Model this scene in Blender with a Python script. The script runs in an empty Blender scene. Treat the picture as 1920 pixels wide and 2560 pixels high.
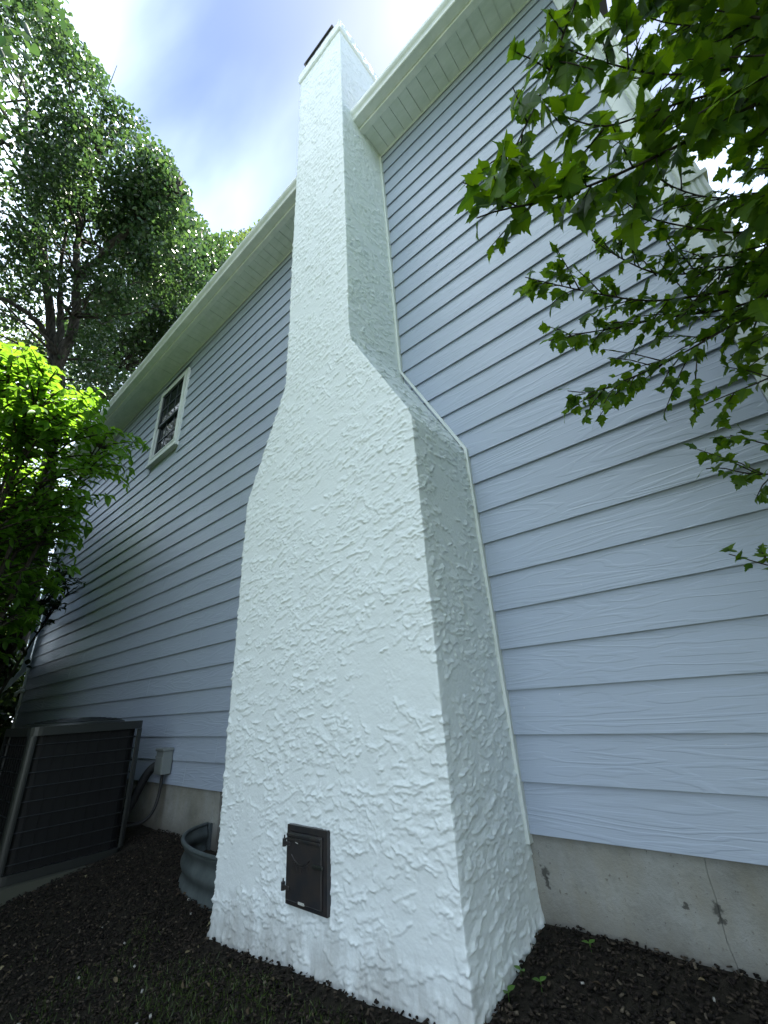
import bpy, math, random
import numpy as np
from mathutils import Vector, Matrix
R = math.radians
rng = np.random.default_rng(7)
random.seed(7)
sc = bpy.context.scene
COL = sc.collection

# ------------------------------------------------------------------ camera
CR = np.array([0.75598, 0.65217, -0.0563])
CU = np.array([0.30896, -0.27966, 0.90903])
CF = np.array([-0.5771, 0.7046, 0.41291])
CP = np.array([0.96168, -1.95404, 0.50805])
FPX = 1058.82
cam = bpy.data.cameras.new('camera')
cam.lens = FPX / 2560 * 36
cam.sensor_width = 36
cam.clip_start = 0.05
cam.clip_end = 1000
camo = bpy.data.objects.new('camera', cam)
COL.objects.link(camo)
camo.matrix_world = Matrix((
    (CR[0], CU[0], -CF[0], CP[0]), (CR[1], CU[1], -CF[1], CP[1]),
    (CR[2], CU[2], -CF[2], CP[2]), (0, 0, 0, 1)))
sc.camera = camo

# ------------------------------------------------------------------ sky, sun, exposure
CLOUD_ROT, CLOUD_LOC, CLOUD_COL = 54.0, (0.79, -9.07, 4.33), (24.0, 27.0, 29.5)
SUN_EL, SUN_AZ = 71.5, 0.0            # azimuth from +Y towards +X
w = bpy.data.worlds.new('World')
sc.world = w
w.use_nodes = True
nt = w.node_tree
nt.nodes.clear()
N = nt.nodes.new
out = N('ShaderNodeOutputWorld'); bg = N('ShaderNodeBackground'); sky = N('ShaderNodeTexSky')
sky.sky_type = 'NISHITA'
sky.sun_disc = False
sky.sun_elevation = R(SUN_EL)
sky.sun_rotation = R(SUN_AZ)
sky.altitude = 0
sky.air_density = 1.0
sky.dust_density = 0.33
sky.ozone_density = 1.0
bg.inputs['Strength'].default_value = 0.05
# broken summer cloud over the whole sky, wind-streaked; brightened to light the chimney front
tcw = N('ShaderNodeTexCoord'); sx = N('ShaderNodeSeparateXYZ'); nt.links.new(tcw.outputs['Generated'], sx.inputs[0])
def wm(op, a, b=None, c=None):
    m = N('ShaderNodeMath'); m.operation = op
    for s_, v in zip(m.inputs, (a, b, c)):
        if v is None: continue
        if isinstance(v, (int, float)): s_.default_value = v
        else: nt.links.new(v, s_)
    return m.outputs[0]
hz = wm('ADD', wm('MAXIMUM', sx.outputs[2], 0.0), 0.12)
cv_ = N('ShaderNodeCombineXYZ'); nt.links.new(wm('DIVIDE', sx.outputs[0], hz), cv_.inputs[0]); nt.links.new(wm('DIVIDE', sx.outputs[1], hz), cv_.inputs[1])
mpw = N('ShaderNodeMapping'); mpw.inputs['Rotation'].default_value = (0, 0, R(CLOUD_ROT)); mpw.inputs['Scale'].default_value = (0.55, 1.5, 1); mpw.inputs['Location'].default_value = CLOUD_LOC
nt.links.new(cv_.outputs[0], mpw.inputs['Vector'])
nz_ = N('ShaderNodeTexNoise'); nz_.inputs['Scale'].default_value = 1.0; nz_.inputs['Detail'].default_value = 7; nz_.inputs['Roughness'].default_value = 0.42; nz_.inputs['Distortion'].default_value = 0.35
nt.links.new(mpw.outputs[0], nz_.inputs['Vector'])
cr_ = N('ShaderNodeMapRange'); cr_.interpolation_type = 'SMOOTHSTEP'; nt.links.new(nz_.outputs[0], cr_.inputs[0])
cr_.inputs[1].default_value = 0.41; cr_.inputs[2].default_value = 0.80; cr_.inputs[3].default_value = 0.0; cr_.inputs[4].default_value = 0.85
mxw = N('ShaderNodeMix'); mxw.data_type = 'RGBA'; nt.links.new(cr_.outputs[0], mxw.inputs[0]); nt.links.new(sky.outputs['Color'], mxw.inputs[6]); mxw.inputs[7].default_value = (*CLOUD_COL, 1)
nt.links.new(mxw.outputs[2], bg.inputs['Color'])
nt.links.new(bg.outputs[0], out.inputs[0])
sun = bpy.data.lights.new('sun', 'SUN')
sun.energy = 5.0
sun.angle = R(0.53)
sun.color = (1.0, 0.95, 0.86)
suno = bpy.data.objects.new('sun', sun)
COL.objects.link(suno)
sd = Vector((math.sin(R(SUN_AZ)) * math.cos(R(SUN_EL)), math.cos(R(SUN_AZ)) * math.cos(R(SUN_EL)), math.sin(R(SUN_EL))))
suno.rotation_euler = sd.to_track_quat('Z', 'Y').to_euler()
vs = sc.view_settings
vs.view_transform = 'Standard'
vs.look = 'None'
vs.exposure = 2.33
vs.gamma = 1.0
vs.use_curve_mapping = False

# ------------------------------------------------------------------ helpers
def at(x, y, t):
    """point seen at photo pixel (x, y), t metres in front of the camera"""
    return CP + t * (CF + (x - 960) / FPX * CR - (y - 1280) / FPX * CU)

def to_px(P):
    v = np.atleast_2d(P) - CP
    c = np.maximum(v @ CF, 1e-4)
    return np.stack([960 + FPX * (v @ CR) / c, 1280 - FPX * (v @ CU) / c, v @ CF], 1)

def np_mesh(name, verts, faces, smooth=False):
    """faces: (n,3) or (n,4) array, or a list of tuples"""
    me = bpy.data.meshes.new(name)
    verts = np.asarray(verts, dtype=np.float32)
    if isinstance(faces, np.ndarray):
        k = faces.shape[1]
        me.vertices.add(len(verts)); me.vertices.foreach_set('co', verts.ravel())
        me.loops.add(faces.size); me.loops.foreach_set('vertex_index', faces.astype(np.int32).ravel())
        me.polygons.add(len(faces))
        me.polygons.foreach_set('loop_start', np.arange(0, faces.size, k, dtype=np.int32))
        me.polygons.foreach_set('loop_total', np.full(len(faces), k, dtype=np.int32))
        me.update(calc_edges=True)
        me.validate()
    else:
        me.from_pydata([tuple(map(float, v)) for v in verts], [], [tuple(f) for f in faces])
        me.update()
    if smooth:
        me.polygons.foreach_set('use_smooth', np.ones(len(me.polygons), dtype=bool))
    return me

def link(name, me, m=None, parent=None, loc=None):
    if m is not None and not me.materials:
        me.materials.append(m)
    o = bpy.data.objects.new(name, me)
    COL.objects.link(o)
    if parent is not None:
        o.parent = parent
        if loc is None and any(parent.location) is False:
            pass
    if loc is not None:
        o.location = loc
    return o

def tag(o, label, cat, group=None, kind=None):
    if label: o['label'] = label
    if cat: o['category'] = cat
    if group: o['group'] = group
    if kind: o['kind'] = kind
    return o

def thing(name, label, cat, loc=(0, 0, 0), rotz=0, group=None):
    o = bpy.data.objects.new(name, None)
    COL.objects.link(o)
    o.empty_display_size = 0.1
    o.location = loc
    o.rotation_euler = (0, 0, rotz)
    return tag(o, label, cat, group)

class MB:
    def __init__(s): s.v = []; s.f = []
    def add(s, vs, fs):
        b = len(s.v); s.v += [tuple(map(float, v)) for v in vs]; s.f += [tuple(i + b for i in f) for f in fs]; return s
    def box(s, x0, x1, y0, y1, z0, z1):
        return s.add([(x0, y0, z0), (x1, y0, z0), (x1, y1, z0), (x0, y1, z0), (x0, y0, z1), (x1, y0, z1), (x1, y1, z1), (x0, y1, z1)],
                     [(0, 3, 2, 1), (4, 5, 6, 7), (0, 1, 5, 4), (1, 2, 6, 5), (2, 3, 7, 6), (3, 0, 4, 7)])
    def bbox(s, x0, x1, y0, y1, z0, z1, b=0.004):
        """bevelled box"""
        vs = []
        for z, i in ((z0, b), (z0 + b, 0), (z1 - b, 0), (z1, b)):
            vs += [(x0 + i, y0 + b, z), (x0 + b, y0 + i, z), (x1 - b, y0 + i, z), (x1 - i, y0 + b, z),
                   (x1 - i, y1 - b, z), (x1 - b, y1 - i, z), (x0 + b, y1 - i, z), (x0 + i, y1 - b, z)]
        fs = [tuple(range(7, -1, -1)), tuple(range(24, 32))]
        for r in range(3):
            for k in range(8):
                a = r * 8 + k; c = r * 8 + (k + 1) % 8
                fs.append((a, c, c + 8, a + 8))
        return s.add(vs, fs)
    def extrude(s, prof, x0, x1):
        """closed (y, z) profile along X"""
        n = len(prof)
        vs = [(x0, y, z) for y, z in prof] + [(x1, y, z) for y, z in prof]
        fs = [(i, (i + 1) % n, n + (i + 1) % n, n + i) for i in range(n)]
        return s.add(vs, fs + [tuple(range(n - 1, -1, -1)), tuple(range(n, 2 * n))])
    def prism(s, pts, y0, y1):
        """closed (x, z) outline along Y"""
        n = len(pts)
        vs = [(x, y0, z) for x, z in pts] + [(x, y1, z) for x, z in pts]
        fs = [(i, (i + 1) % n, n + (i + 1) % n, n + i) for i in range(n)]
        return s.add(vs, fs + [tuple(range(n - 1, -1, -1)), tuple(range(n, 2 * n))])
    def tube(s, pts, rad, n=8, closed=False):
        pts = [Vector(p) for p in pts]; m = len(pts)
        if not hasattr(rad, '__len__'): rad = [rad] * m
        vs = []; up = None
        for i, p in enumerate(pts):
            a = pts[(i - 1) % m] if (closed or i > 0) else p
            b = pts[(i + 1) % m] if (closed or i < m - 1) else p
            t = (b - a).normalized() if (b - a).length > 1e-9 else Vector((0, 0, 1))
            if up is None:
                up = t.orthogonal().normalized()
            up = (up - t * up.dot(t))
            up = up.normalized() if up.length > 1e-6 else t.orthogonal().normalized()
            q = t.cross(up)
            for k in range(n):
                c, d = math.cos(2 * math.pi * k / n), math.sin(2 * math.pi * k / n)
                vs.append(p + (up * c + q * d) * rad[i])
        fs = []
        for i in range(m if closed else m - 1):
            j = (i + 1) % m
            for k in range(n):
                fs.append((i * n + k, i * n + (k + 1) % n, j * n + (k + 1) % n, j * n + k))
        if not closed:
            fs += [tuple(range(n - 1, -1, -1)), tuple(range((m - 1) * n, m * n))]
        return s.add(vs, fs)
    def build(s, name, m, parent=None, smooth=False, loc=None):
        me = np_mesh(name, s.v, s.f, smooth)
        return link(name, me, m, parent, loc)

# ------------------------------------------------------------------ noise for real relief
def _hash(ix, iy, seed):
    h = (ix.astype(np.int64) * 374761393 + iy.astype(np.int64) * 668265263 + seed * 1442695041) & 0xFFFFFFFF
    h = ((h ^ (h >> 13)) * 1274126177) & 0xFFFFFFFF
    h = ((h ^ (h >> 16)) * 2246822519) & 0xFFFFFFFF
    return (h ^ (h >> 15)) / 4294967296.0
def noise(x, y, seed=0):
    ix = np.floor(x); iy = np.floor(y); fx = x - ix; fy = y - iy
    u = fx * fx * fx * (fx * (fx * 6 - 15) + 10); v = fy * fy * fy * (fy * (fy * 6 - 15) + 10)
    def g(dx, dy):
        a = _hash(ix + dx, iy + dy, seed) * 2 * np.pi
        return np.cos(a) * (fx - dx) + np.sin(a) * (fy - dy)
    a = g(0, 0); b = g(1, 0); c = g(0, 1); d = g(1, 1)
    return ((a * (1 - u) + b * u) * (1 - v) + (c * (1 - u) + d * u) * v) * 1.5
def fbm(x, y, o, seed=0, gain=0.5):
    s = 0; a = 1; t = 0
    for i in range(o):
        s = s + a * noise(x * 2 ** i, y * 2 ** i, seed + 17 * i); t += a; a *= gain
    return s / t
def sstep(a, b, x):
    t = np.clip((x - a) / (b - a), 0, 1); return t * t * (3 - 2 * t)

# ------------------------------------------------------------------ materials
def mat(name, col, rough=0.6, spec=0.5, metal=0.0):
    m = bpy.data.materials.new(name); m.use_nodes = True
    b = m.node_tree.nodes['Principled BSDF']
    b.inputs['Base Color'].default_value = (*col, 1); b.inputs['Roughness'].default_value = rough
    b.inputs['Specular IOR Level'].default_value = spec; b.inputs['Metallic'].default_value = metal
    return m
def nodes(m): return m.node_tree.nodes, m.node_tree.links, m.node_tree.nodes['Principled BSDF']
def tex_noise(n, l, vec, scale, detail=4, rough=0.55, dist=0.0):
    t = n.new('ShaderNodeTexNoise'); t.inputs['Scale'].default_value = scale; t.inputs['Detail'].default_value = detail
    t.inputs['Roughness'].default_value = rough; t.inputs['Distortion'].default_value = dist
    if vec is not None: l.new(vec, t.inputs['Vector'])
    return t
def ramp(n, l, fac, stops):
    r = n.new('ShaderNodeValToRGB'); e = r.color_ramp.elements
    while len(e) < len(stops): e.new(0.5)
    for k, (p, c) in enumerate(stops):
        e[k].position = p; e[k].color = (*c, 1) if len(c) == 3 else c
    l.new(fac, r.inputs[0]); return r
def mapping(n, l, src, scale=(1, 1, 1), loc=(0, 0, 0)):
    mp = n.new('ShaderNodeMapping'); mp.inputs['Scale'].default_value = scale; mp.inputs['Location'].default_value = loc
    l.new(src, mp.inputs['Vector']); return mp
def bump(n, l, b, height, strength=0.3, dist=0.01, normal=None):
    bp = n.new('ShaderNodeBump'); bp.inputs['Strength'].default_value = strength; bp.inputs['Distance'].default_value = dist
    l.new(height, bp.inputs['Height'])
    if normal is not None: l.new(normal, bp.inputs['Normal'])
    l.new(bp.outputs[0], b.inputs['Normal']); return bp
def worldpos(n): return n.new('ShaderNodeNewGeometry').outputs['Position']
def mixc(n, l, fac, a, b, mode='MIX'):
    m = n.new('ShaderNodeMix'); m.data_type = 'RGBA'; m.blend_type = mode
    for s, v in ((m.inputs[0], fac), (m.inputs[6], a), (m.inputs[7], b)):
        if hasattr(v, 'default_value') or hasattr(v, 'links'): l.new(v, s)
        elif isinstance(v, (int, float)): s.default_value = v
        else: s.default_value = (*v, 1)
    return m.outputs[2]
def math_n(n, l, op, a, b=None):
    m = n.new('ShaderNodeMath'); m.operation = op
    for s, v in ((m.inputs[0], a), (m.inputs[1], b)):
        if v is None: continue
        if isinstance(v, (int, float)): s.default_value = v
        else: l.new(v, s)
    return m.outputs[0]

# painted fibre-cement siding with an embossed cedar grain
M_SID = mat('siding_paint', (0.30, 0.345, 0.42), 0.42, 0.5)
n, l, b = nodes(M_SID)
tc = n.new('ShaderNodeTexCoord'); oi = n.new('ShaderNodeObjectInfo')
add = n.new('ShaderNodeVectorMath'); add.operation = 'ADD'
mul = n.new('ShaderNodeVectorMath'); mul.operation = 'MULTIPLY'
cmb = n.new('ShaderNodeCombineXYZ'); l.new(oi.outputs['Random'], cmb.inputs[0]); l.new(oi.outputs['Random'], cmb.inputs[1]); l.new(oi.outputs['Random'], cmb.inputs[2])
l.new(cmb.outputs[0], mul.inputs[0]); mul.inputs[1].default_value = (23, 0, 7.3)
l.new(tc.outputs['Object'], add.inputs[0]); l.new(mul.outputs[0], add.inputs[1])
mp1 = mapping(n, l, add.outputs[0], (0.9, 1, 7.0))
big = tex_noise(n, l, mp1.outputs[0], 1.0, 3, 0.5, 0.3)
rings = math_n(n, l, 'SINE', math_n(n, l, 'MULTIPLY', big.outputs[0], 75.0))
mp2 = mapping(n, l, add.outputs[0], (6, 1, 260))
fine = tex_noise(n, l, mp2.outputs[0], 1.0, 2, 0.5)
ringm = ramp(n, l, math_n(n, l, 'ADD', math_n(n, l, 'MULTIPLY', rings, 0.5), 0.5), [(0.55, (0, 0, 0)), (0.9, (1, 1, 1))])
h = math_n(n, l, 'ADD', math_n(n, l, 'MULTIPLY', ringm.outputs[0], 1.0), math_n(n, l, 'MULTIPLY', fine.outputs[0], 0.8))
bump(n, l, b, h, 0.55, 0.0016)
wp = worldpos(n)
blot = tex_noise(n, l, wp, 1.7, 5, 0.6)
speck = tex_noise(n, l, wp, 55, 2, 0.5)
c = mixc(n, l, math_n(n, l, 'MULTIPLY', ramp(n, l, blot.outputs[0], [(0.35, (0, 0, 0)), (0.7, (1, 1, 1))]).outputs[0], 0.35), (0.340, 0.392, 0.490), (0.375, 0.428, 0.515))
c = mixc(n, l, ramp(n, l, speck.outputs[0], [(0.765, (0, 0, 0)), (0.80, (1, 1, 1))]).outputs[0], c, (0.5, 0.52, 0.55))
l.new(c, b.inputs['Base Color'])
l.new(math_n(n, l, 'ADD', math_n(n, l, 'MULTIPLY', blot.outputs[0], 0.18), 0.30), b.inputs['Roughness'])

# white painted stucco
M_STU = mat('stucco_paint', (0.74, 0.77, 0.76), 0.55, 0.4)
n, l, b = nodes(M_STU)
wp = worldpos(n)
g1 = tex_noise(n, l, wp, 210, 4, 0.65); g2 = tex_noise(n, l, wp, 45, 5, 0.6)
bump(n, l, b, math_n(n, l, 'ADD', math_n(n, l, 'MULTIPLY', g1.outputs[0], 0.35), g2.outputs[0]), 0.55, 0.0035)
sep = n.new('ShaderNodeSeparateXYZ'); l.new(wp, sep.inputs[0])
d1 = tex_noise(n, l, mapping(n, l, wp, (9, 9, 2.5)).outputs[0], 1, 6, 0.7)
# splash dirt: ragged brown marks on the lowest hand's breadth
lev = math_n(n, l, 'ADD', math_n(n, l, 'MULTIPLY', sep.outputs[2], -6.0), math_n(n, l, 'MULTIPLY', d1.outputs[0], 2.6))
mr = n.new('ShaderNodeMapRange'); l.new(lev, mr.inputs[0]); mr.inputs[1].default_value = 2.75; mr.inputs[2].default_value = 3.9; mr.inputs[3].default_value = 0; mr.inputs[4].default_value = 0.6
bl = tex_noise(n, l, wp, 2.2, 5, 0.6)
c = mixc(n, l, math_n(n, l, 'MULTIPLY', bl.outputs[0], 0.6), (0.79, 0.84, 0.87), (0.73, 0.785, 0.81))
c = mixc(n, l, mr.outputs[0], c, (0.16, 0.135, 0.105))
l.new(c, b.inputs['Base Color'])

M_TRIM = mat('white_trim', (0.66, 0.70, 0.66), 0.4, 0.5)
n, l, b = nodes(M_TRIM)
t = tex_noise(n, l, mapping(n, l, worldpos(n), (3, 3, 1)).outputs[0], 3, 6, 0.65)
r_ = ramp(n, l, t.outputs[0], [(0.35, (0.72, 0.75, 0.74)), (0.68, (0.60, 0.65, 0.63))]); l.new(r_.outputs[0], b.inputs['Base Color'])
bump(n, l, b, t.outputs[0], 0.05, 0.003)
M_SOF = mat('vinyl_soffit', (0.56, 0.62, 0.56), 0.45, 0.4)
n, l, b = nodes(M_SOF)
t = tex_noise(n, l, mapping(n, l, worldpos(n), (1.5, 5, 1)).outputs[0], 3, 6, 0.7)
r_ = ramp(n, l, t.outputs[0], [(0.3, (0.66, 0.70, 0.69)), (0.7, (0.52, 0.58, 0.55))]); l.new(r_.outputs[0], b.inputs['Base Color'])
M_CONC = mat('concrete', (0.3, 0.3, 0.28), 0.9, 0.2)
n, l, b = nodes(M_CONC)
wp = worldpos(n)
a1 = tex_noise(n, l, wp, 3.2, 8, 0.62); a2 = tex_noise(n, l, wp, 70, 4, 0.6); a3 = tex_noise(n, l, mapping(n, l, wp, (5, 5, 1.6)).outputs[0], 1.0, 5, 0.7)
c = ramp(n, l, a1.outputs[0], [(0.28, (0.15, 0.148, 0.128)), (0.45, (0.25, 0.25, 0.232)), (0.6, (0.31, 0.315, 0.30)), (0.75, (0.37, 0.38, 0.36))]).outputs[0]
a4 = tex_noise(n, l, wp, 260, 3, 0.6); a5 = tex_noise(n, l, wp, 22, 5, 0.7)
c = mixc(n, l, ramp(n, l, a2.outputs[0], [(0.64, (0, 0, 0)), (0.70, (1, 1, 1))]).outputs[0], c, (0.12, 0.115, 0.10))
c = mixc(n, l, math_n(n, l, 'MULTIPLY', a4.outputs[0], 0.35), c, (0.16, 0.16, 0.15))
c = mixc(n, l, math_n(n, l, 'MULTIPLY', ramp(n, l, a3.outputs[0], [(0.45, (0, 0, 0)), (0.7, (1, 1, 1))]).outputs[0], 0.55), c, (0.24, 0.215, 0.155))
c = mixc(n, l, math_n(n, l, 'MULTIPLY', ramp(n, l, a5.outputs[0], [(0.52, (0, 0, 0)), (0.7, (1, 1, 1))]).outputs[0], 0.35), c, (0.15, 0.15, 0.14))
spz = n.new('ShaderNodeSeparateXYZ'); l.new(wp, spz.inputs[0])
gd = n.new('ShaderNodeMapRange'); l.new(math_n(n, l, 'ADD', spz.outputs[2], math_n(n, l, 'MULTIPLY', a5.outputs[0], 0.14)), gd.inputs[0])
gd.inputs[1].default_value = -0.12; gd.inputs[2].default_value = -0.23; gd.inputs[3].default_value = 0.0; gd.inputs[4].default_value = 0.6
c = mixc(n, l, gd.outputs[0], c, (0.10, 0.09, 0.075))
for (sx, sz, rr) in ((0.60, -0.135, 0.017), (0.605, -0.165, 0.011), (0.515, -0.145, 0.008), (0.045, -0.125, 0.018), (0.05, -0.155, 0.013)):
    vm = n.new('ShaderNodeVectorMath'); vm.operation = 'DISTANCE'
    mpx = n.new('ShaderNodeVectorMath'); mpx.operation = 'MULTIPLY'; l.new(wp, mpx.inputs[0]); mpx.inputs[1].default_value = (1, 0, 0.7)
    l.new(mpx.outputs[0], vm.inputs[0]); vm.inputs[1].default_value = (sx, 0, sz * 0.7)
    e = math_n(n, l, 'ADD', vm.outputs['Value'], math_n(n, l, 'MULTIPLY', math_n(n, l, 'SUBTRACT', a2.outputs[0], 0.5), 0.05))
    q = n.new('ShaderNodeMapRange'); l.new(e, q.inputs[0]); q.inputs[1].default_value = rr; q.inputs[2].default_value = rr * 0.5; q.inputs[3].default_value = 0; q.inputs[4].default_value = 0.85
    c = mixc(n, l, q.outputs[0], c, (0.05, 0.05, 0.045))
l.new(c, b.inputs['Base Color'])
bump(n, l, b, math_n(n, l, 'ADD', a2.outputs[0], math_n(n, l, 'ADD', math_n(n, l, 'MULTIPLY', a1.outputs[0], 0.7), math_n(n, l, 'MULTIPLY', a4.outputs[0], 0.4))), 0.6, 0.005)
M_PAD = mat('dark_concrete', (0.06, 0.062, 0.05), 0.95, 0.15)  # one even dark tone over the whole pad
M_IRON = mat('black_iron', (0.022, 0.023, 0.026), 0.38, 0.5)
n, l, b = nodes(M_IRON)
t = tex_noise(n, l, worldpos(n), 130, 4, 0.6); bump(n, l, b, t.outputs[0], 0.35, 0.001)
t2 = tex_noise(n, l, worldpos(n), 14, 5, 0.6)
l.new(ramp(n, l, t2.outputs[0], [(0.4, (0.02, 0.021, 0.026)), (0.75, (0.045, 0.036, 0.032))]).outputs[0], b.inputs['Base Color'])
M_ACBODY = mat('ac_enamel', (0.013, 0.015, 0.0145), 0.45, 0.5)
M_ACDARK = mat('ac_coil', (0.004, 0.004, 0.005), 0.6, 0.3)
M_WIRE = mat('ac_wire', (0.010, 0.013, 0.015), 0.45, 0.5)
M_GALV = mat('galvanised_steel', (0.13, 0.16, 0.165), 0.5, 0.5, 0.35)
n, l, b = nodes(M_GALV)
t = tex_noise(n, l, worldpos(n), 9, 6, 0.6)
l.new(ramp(n, l, t.outputs[0], [(0.3, (0.06, 0.075, 0.08)), (0.7, (0.13, 0.155, 0.16))]).outputs[0], b.inputs['Base Color'])
M_BOX = mat('grey_enamel', (0.17, 0.19, 0.19), 0.45, 0.5)
M_RUB = mat('black_rubber', (0.012, 0.012, 0.013), 0.6, 0.4)
M_GLASS = mat('window_glass', (0.006, 0.009, 0.012), 0.05, 0.08)
M_MUNT = mat('grey_muntin', (0.05, 0.062, 0.068), 0.4, 0.5)
M_ROOF = mat('roof_shingle', (0.06, 0.058, 0.056), 0.9, 0.2)
M_FLUE = mat('flue_metal', (0.07, 0.07, 0.075), 0.45, 0.5, 0.6)
M_MARK = mat('pale_mark', (0.5, 0.5, 0.48), 0.6)

def bark(name, c0, c1, sc_=18):
    m = mat(name, c0, 0.9, 0.2); n, l, b = nodes(m)
    t = tex_noise(n, l, mapping(n, l, worldpos(n), (1, 1, 0.18)).outputs[0], sc_, 6, 0.7)
    l.new(ramp(n, l, t.outputs[0], [(0.35, c0), (0.65, c1)]).outputs[0], b.inputs['Base Color'])
    bump(n, l, b, t.outputs[0], 0.8, 0.03); return m
M_BARK = bark('grey_bark', (0.022, 0.02, 0.018), (0.095, 0.088, 0.08))
M_TWIG = bark('dark_twig', (0.03, 0.025, 0.02), (0.07, 0.06, 0.05), 60)

def leaf_mat(name, c0, c1, trans=0.45, rough=0.42, spec=0.5, glow=1.5):
    m = bpy.data.materials.new(name); m.use_nodes = True
    n, l, b = nodes(m); o = n['Material Output']
    oi = n.new('ShaderNodeObjectInfo'); gm = n.new('ShaderNodeNewGeometry')
    rnd = math_n(n, l, 'FRACT', math_n(n, l, 'ADD', oi.outputs['Random'], gm.outputs['Random Per Island']))
    big = tex_noise(n, l, gm.outputs['Position'], 1.3, 3)
    f = math_n(n, l, 'ADD', math_n(n, l, 'MULTIPLY', rnd, 0.65), math_n(n, l, 'MULTIPLY', big.outputs[0], 0.4))
    c = ramp(n, l, f, [(0.15, c0), (0.9, c1)]).outputs[0]
    l.new(c, b.inputs['Base Color']); b.inputs['Roughness'].default_value = rough; b.inputs['Specular IOR Level'].default_value = spec
    tr = n.new('ShaderNodeBsdfTranslucent')
    hs = n.new('ShaderNodeHueSaturation'); hs.inputs['Hue'].default_value = 0.475; hs.inputs['Saturation'].default_value = 1.1; hs.inputs['Value'].default_value = glow
    l.new(c, hs.inputs['Color']); l.new(hs.outputs[0], tr.inputs['Color'])
    mx = n.new('ShaderNodeMixShader'); mx.inputs[0].default_value = trans
    l.new(b.outputs[0], mx.inputs[1]); l.new(tr.outputs[0], mx.inputs[2]); l.new(mx.outputs[0], o.inputs['Surface'])
    return m
M_LEAF_TALL = leaf_mat('tall_tree_leaf', (0.014, 0.040, 0.016), (0.045, 0.095, 0.026), 0.38, 0.30, 0.55, 1.9)
M_LEAF_FAR = leaf_mat('far_tree_leaf', (0.04, 0.08, 0.02), (0.10, 0.16, 0.035), 0.4, 0.35, 0.6)
M_LEAF_L = leaf_mat('shrub_leaf', (0.045, 0.12, 0.018), (0.09, 0.20, 0.028), 0.5, 0.4, 0.3, 2.5)
M_LEAF_R = leaf_mat('lobed_leaf', (0.026, 0.075, 0.010), (0.085, 0.165, 0.016), 0.55, 0.42, 0.4, 2.3)
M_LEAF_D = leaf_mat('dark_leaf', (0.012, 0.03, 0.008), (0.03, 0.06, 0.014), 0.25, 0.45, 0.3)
M_SEED = leaf_mat('seedling_leaf', (0.06, 0.14, 0.02), (0.09, 0.2, 0.03), 0.3)

M_SOIL = mat('dark_soil', (0.022, 0.018, 0.015), 0.95, 0.15)
n, l, b = nodes(M_SOIL)
wp = worldpos(n)
t = tex_noise(n, l, wp, 24, 8, 0.7); t2 = tex_noise(n, l, wp, 1.6, 4, 0.6)
c = ramp(n, l, t.outputs[0], [(0.3, (0.010, 0.009, 0.007)), (0.62, (0.034, 0.029, 0.022)), (0.8, (0.075, 0.066, 0.05))]).outputs[0]
l.new(c, b.inputs['Base Color']); bump(n, l, b, t.outputs[0], 0.9, 0.03)
M_LAWN = mat('lawn', (0.06, 0.10, 0.025), 0.9, 0.2)
n, l, b = nodes(M_LAWN)
t = tex_noise(n, l, worldpos(n), 3, 8, 0.7)
l.new(ramp(n, l, t.outputs[0], [(0.3, (0.075, 0.095, 0.058)), (0.7, (0.125, 0.145, 0.095))]).outputs[0], b.inputs['Base Color'])
bump(n, l, b, t.outputs[0], 0.6, 0.05)
M_CHIP = mat('mulch_chip', (0.03, 0.023, 0.018), 0.9, 0.2)
n, l, b = nodes(M_CHIP)
gm = n.new('ShaderNodeNewGeometry')
l.new(ramp(n, l, gm.outputs['Random Per Island'], [(0.0, (0.007, 0.006, 0.005)), (0.5, (0.017, 0.013, 0.011)), (0.85, (0.036, 0.028, 0.021)), (0.97, (0.06, 0.047, 0.034)), (1.0, (0.12, 0.10, 0.075))]).outputs[0], b.inputs['Base Color'])
M_LITTER = mat('dry_leaf', (0.16, 0.11, 0.06), 0.8, 0.2)
n, l, b = nodes(M_LITTER)
gm = n.new('ShaderNodeNewGeometry')
l.new(ramp(n, l, gm.outputs['Random Per Island'], [(0.0, (0.035, 0.024, 0.015)), (0.6, (0.08, 0.06, 0.036)), (0.9, (0.15, 0.12, 0.07)), (1.0, (0.26, 0.24, 0.14))]).outputs[0], b.inputs['Base Color'])
M_PEB = mat('pebble', (0.30, 0.29, 0.27), 0.8, 0.3)
M_MOSS = leaf_mat('short_grass', (0.03, 0.055, 0.010), (0.065, 0.10, 0.02), 0.25)

# ------------------------------------------------------------------ ground
def gz(x, y):
    x = np.asarray(x, float); y = np.asarray(y, float)
    return -0.285 - 0.165 * np.clip(-y, 0, 1.6) - 0.05 * np.clip(-x, 0, 1.5) + 0.075 * np.exp(-((x + 3.4) / 0.85) ** 4 - ((y + 0.72) / 0.8) ** 4) + 0.012 * noise(x * 2.3, y * 2.3, 5) + 0.006 * noise(x * 9, y * 9, 6)
def sheet(name, xs, ys, zf, m, kind='structure', zoff=0.0):
    X, Y = np.meshgrid(xs, ys); Z = zf(X, Y) + zoff
    nx, ny = len(xs), len(ys)
    i = np.arange((ny - 1) * (nx - 1)); r, c = i // (nx - 1), i % (nx - 1); a = r * nx + c
    me = np_mesh(name, np.stack([X.ravel(), Y.ravel(), Z.ravel()], 1), np.stack([a, a + 1, a + nx + 1, a + nx], 1), True)
    o = link(name, me, m); o['kind'] = kind; return o
gx = np.concatenate([[-300, -120, -60, -30, -18], np.arange(-12, 4.01, 0.06), [6, 9, 14, 25, 60, 120, 300]])
gy = np.concatenate([[-300, -120, -60, -30, -15, -8, -5], np.arange(-3.6, 0.41, 0.06), [2, 6, 12, 30, 60, 120, 300]])
sheet('ground', gx, gy, gz, M_SOIL)
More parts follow.
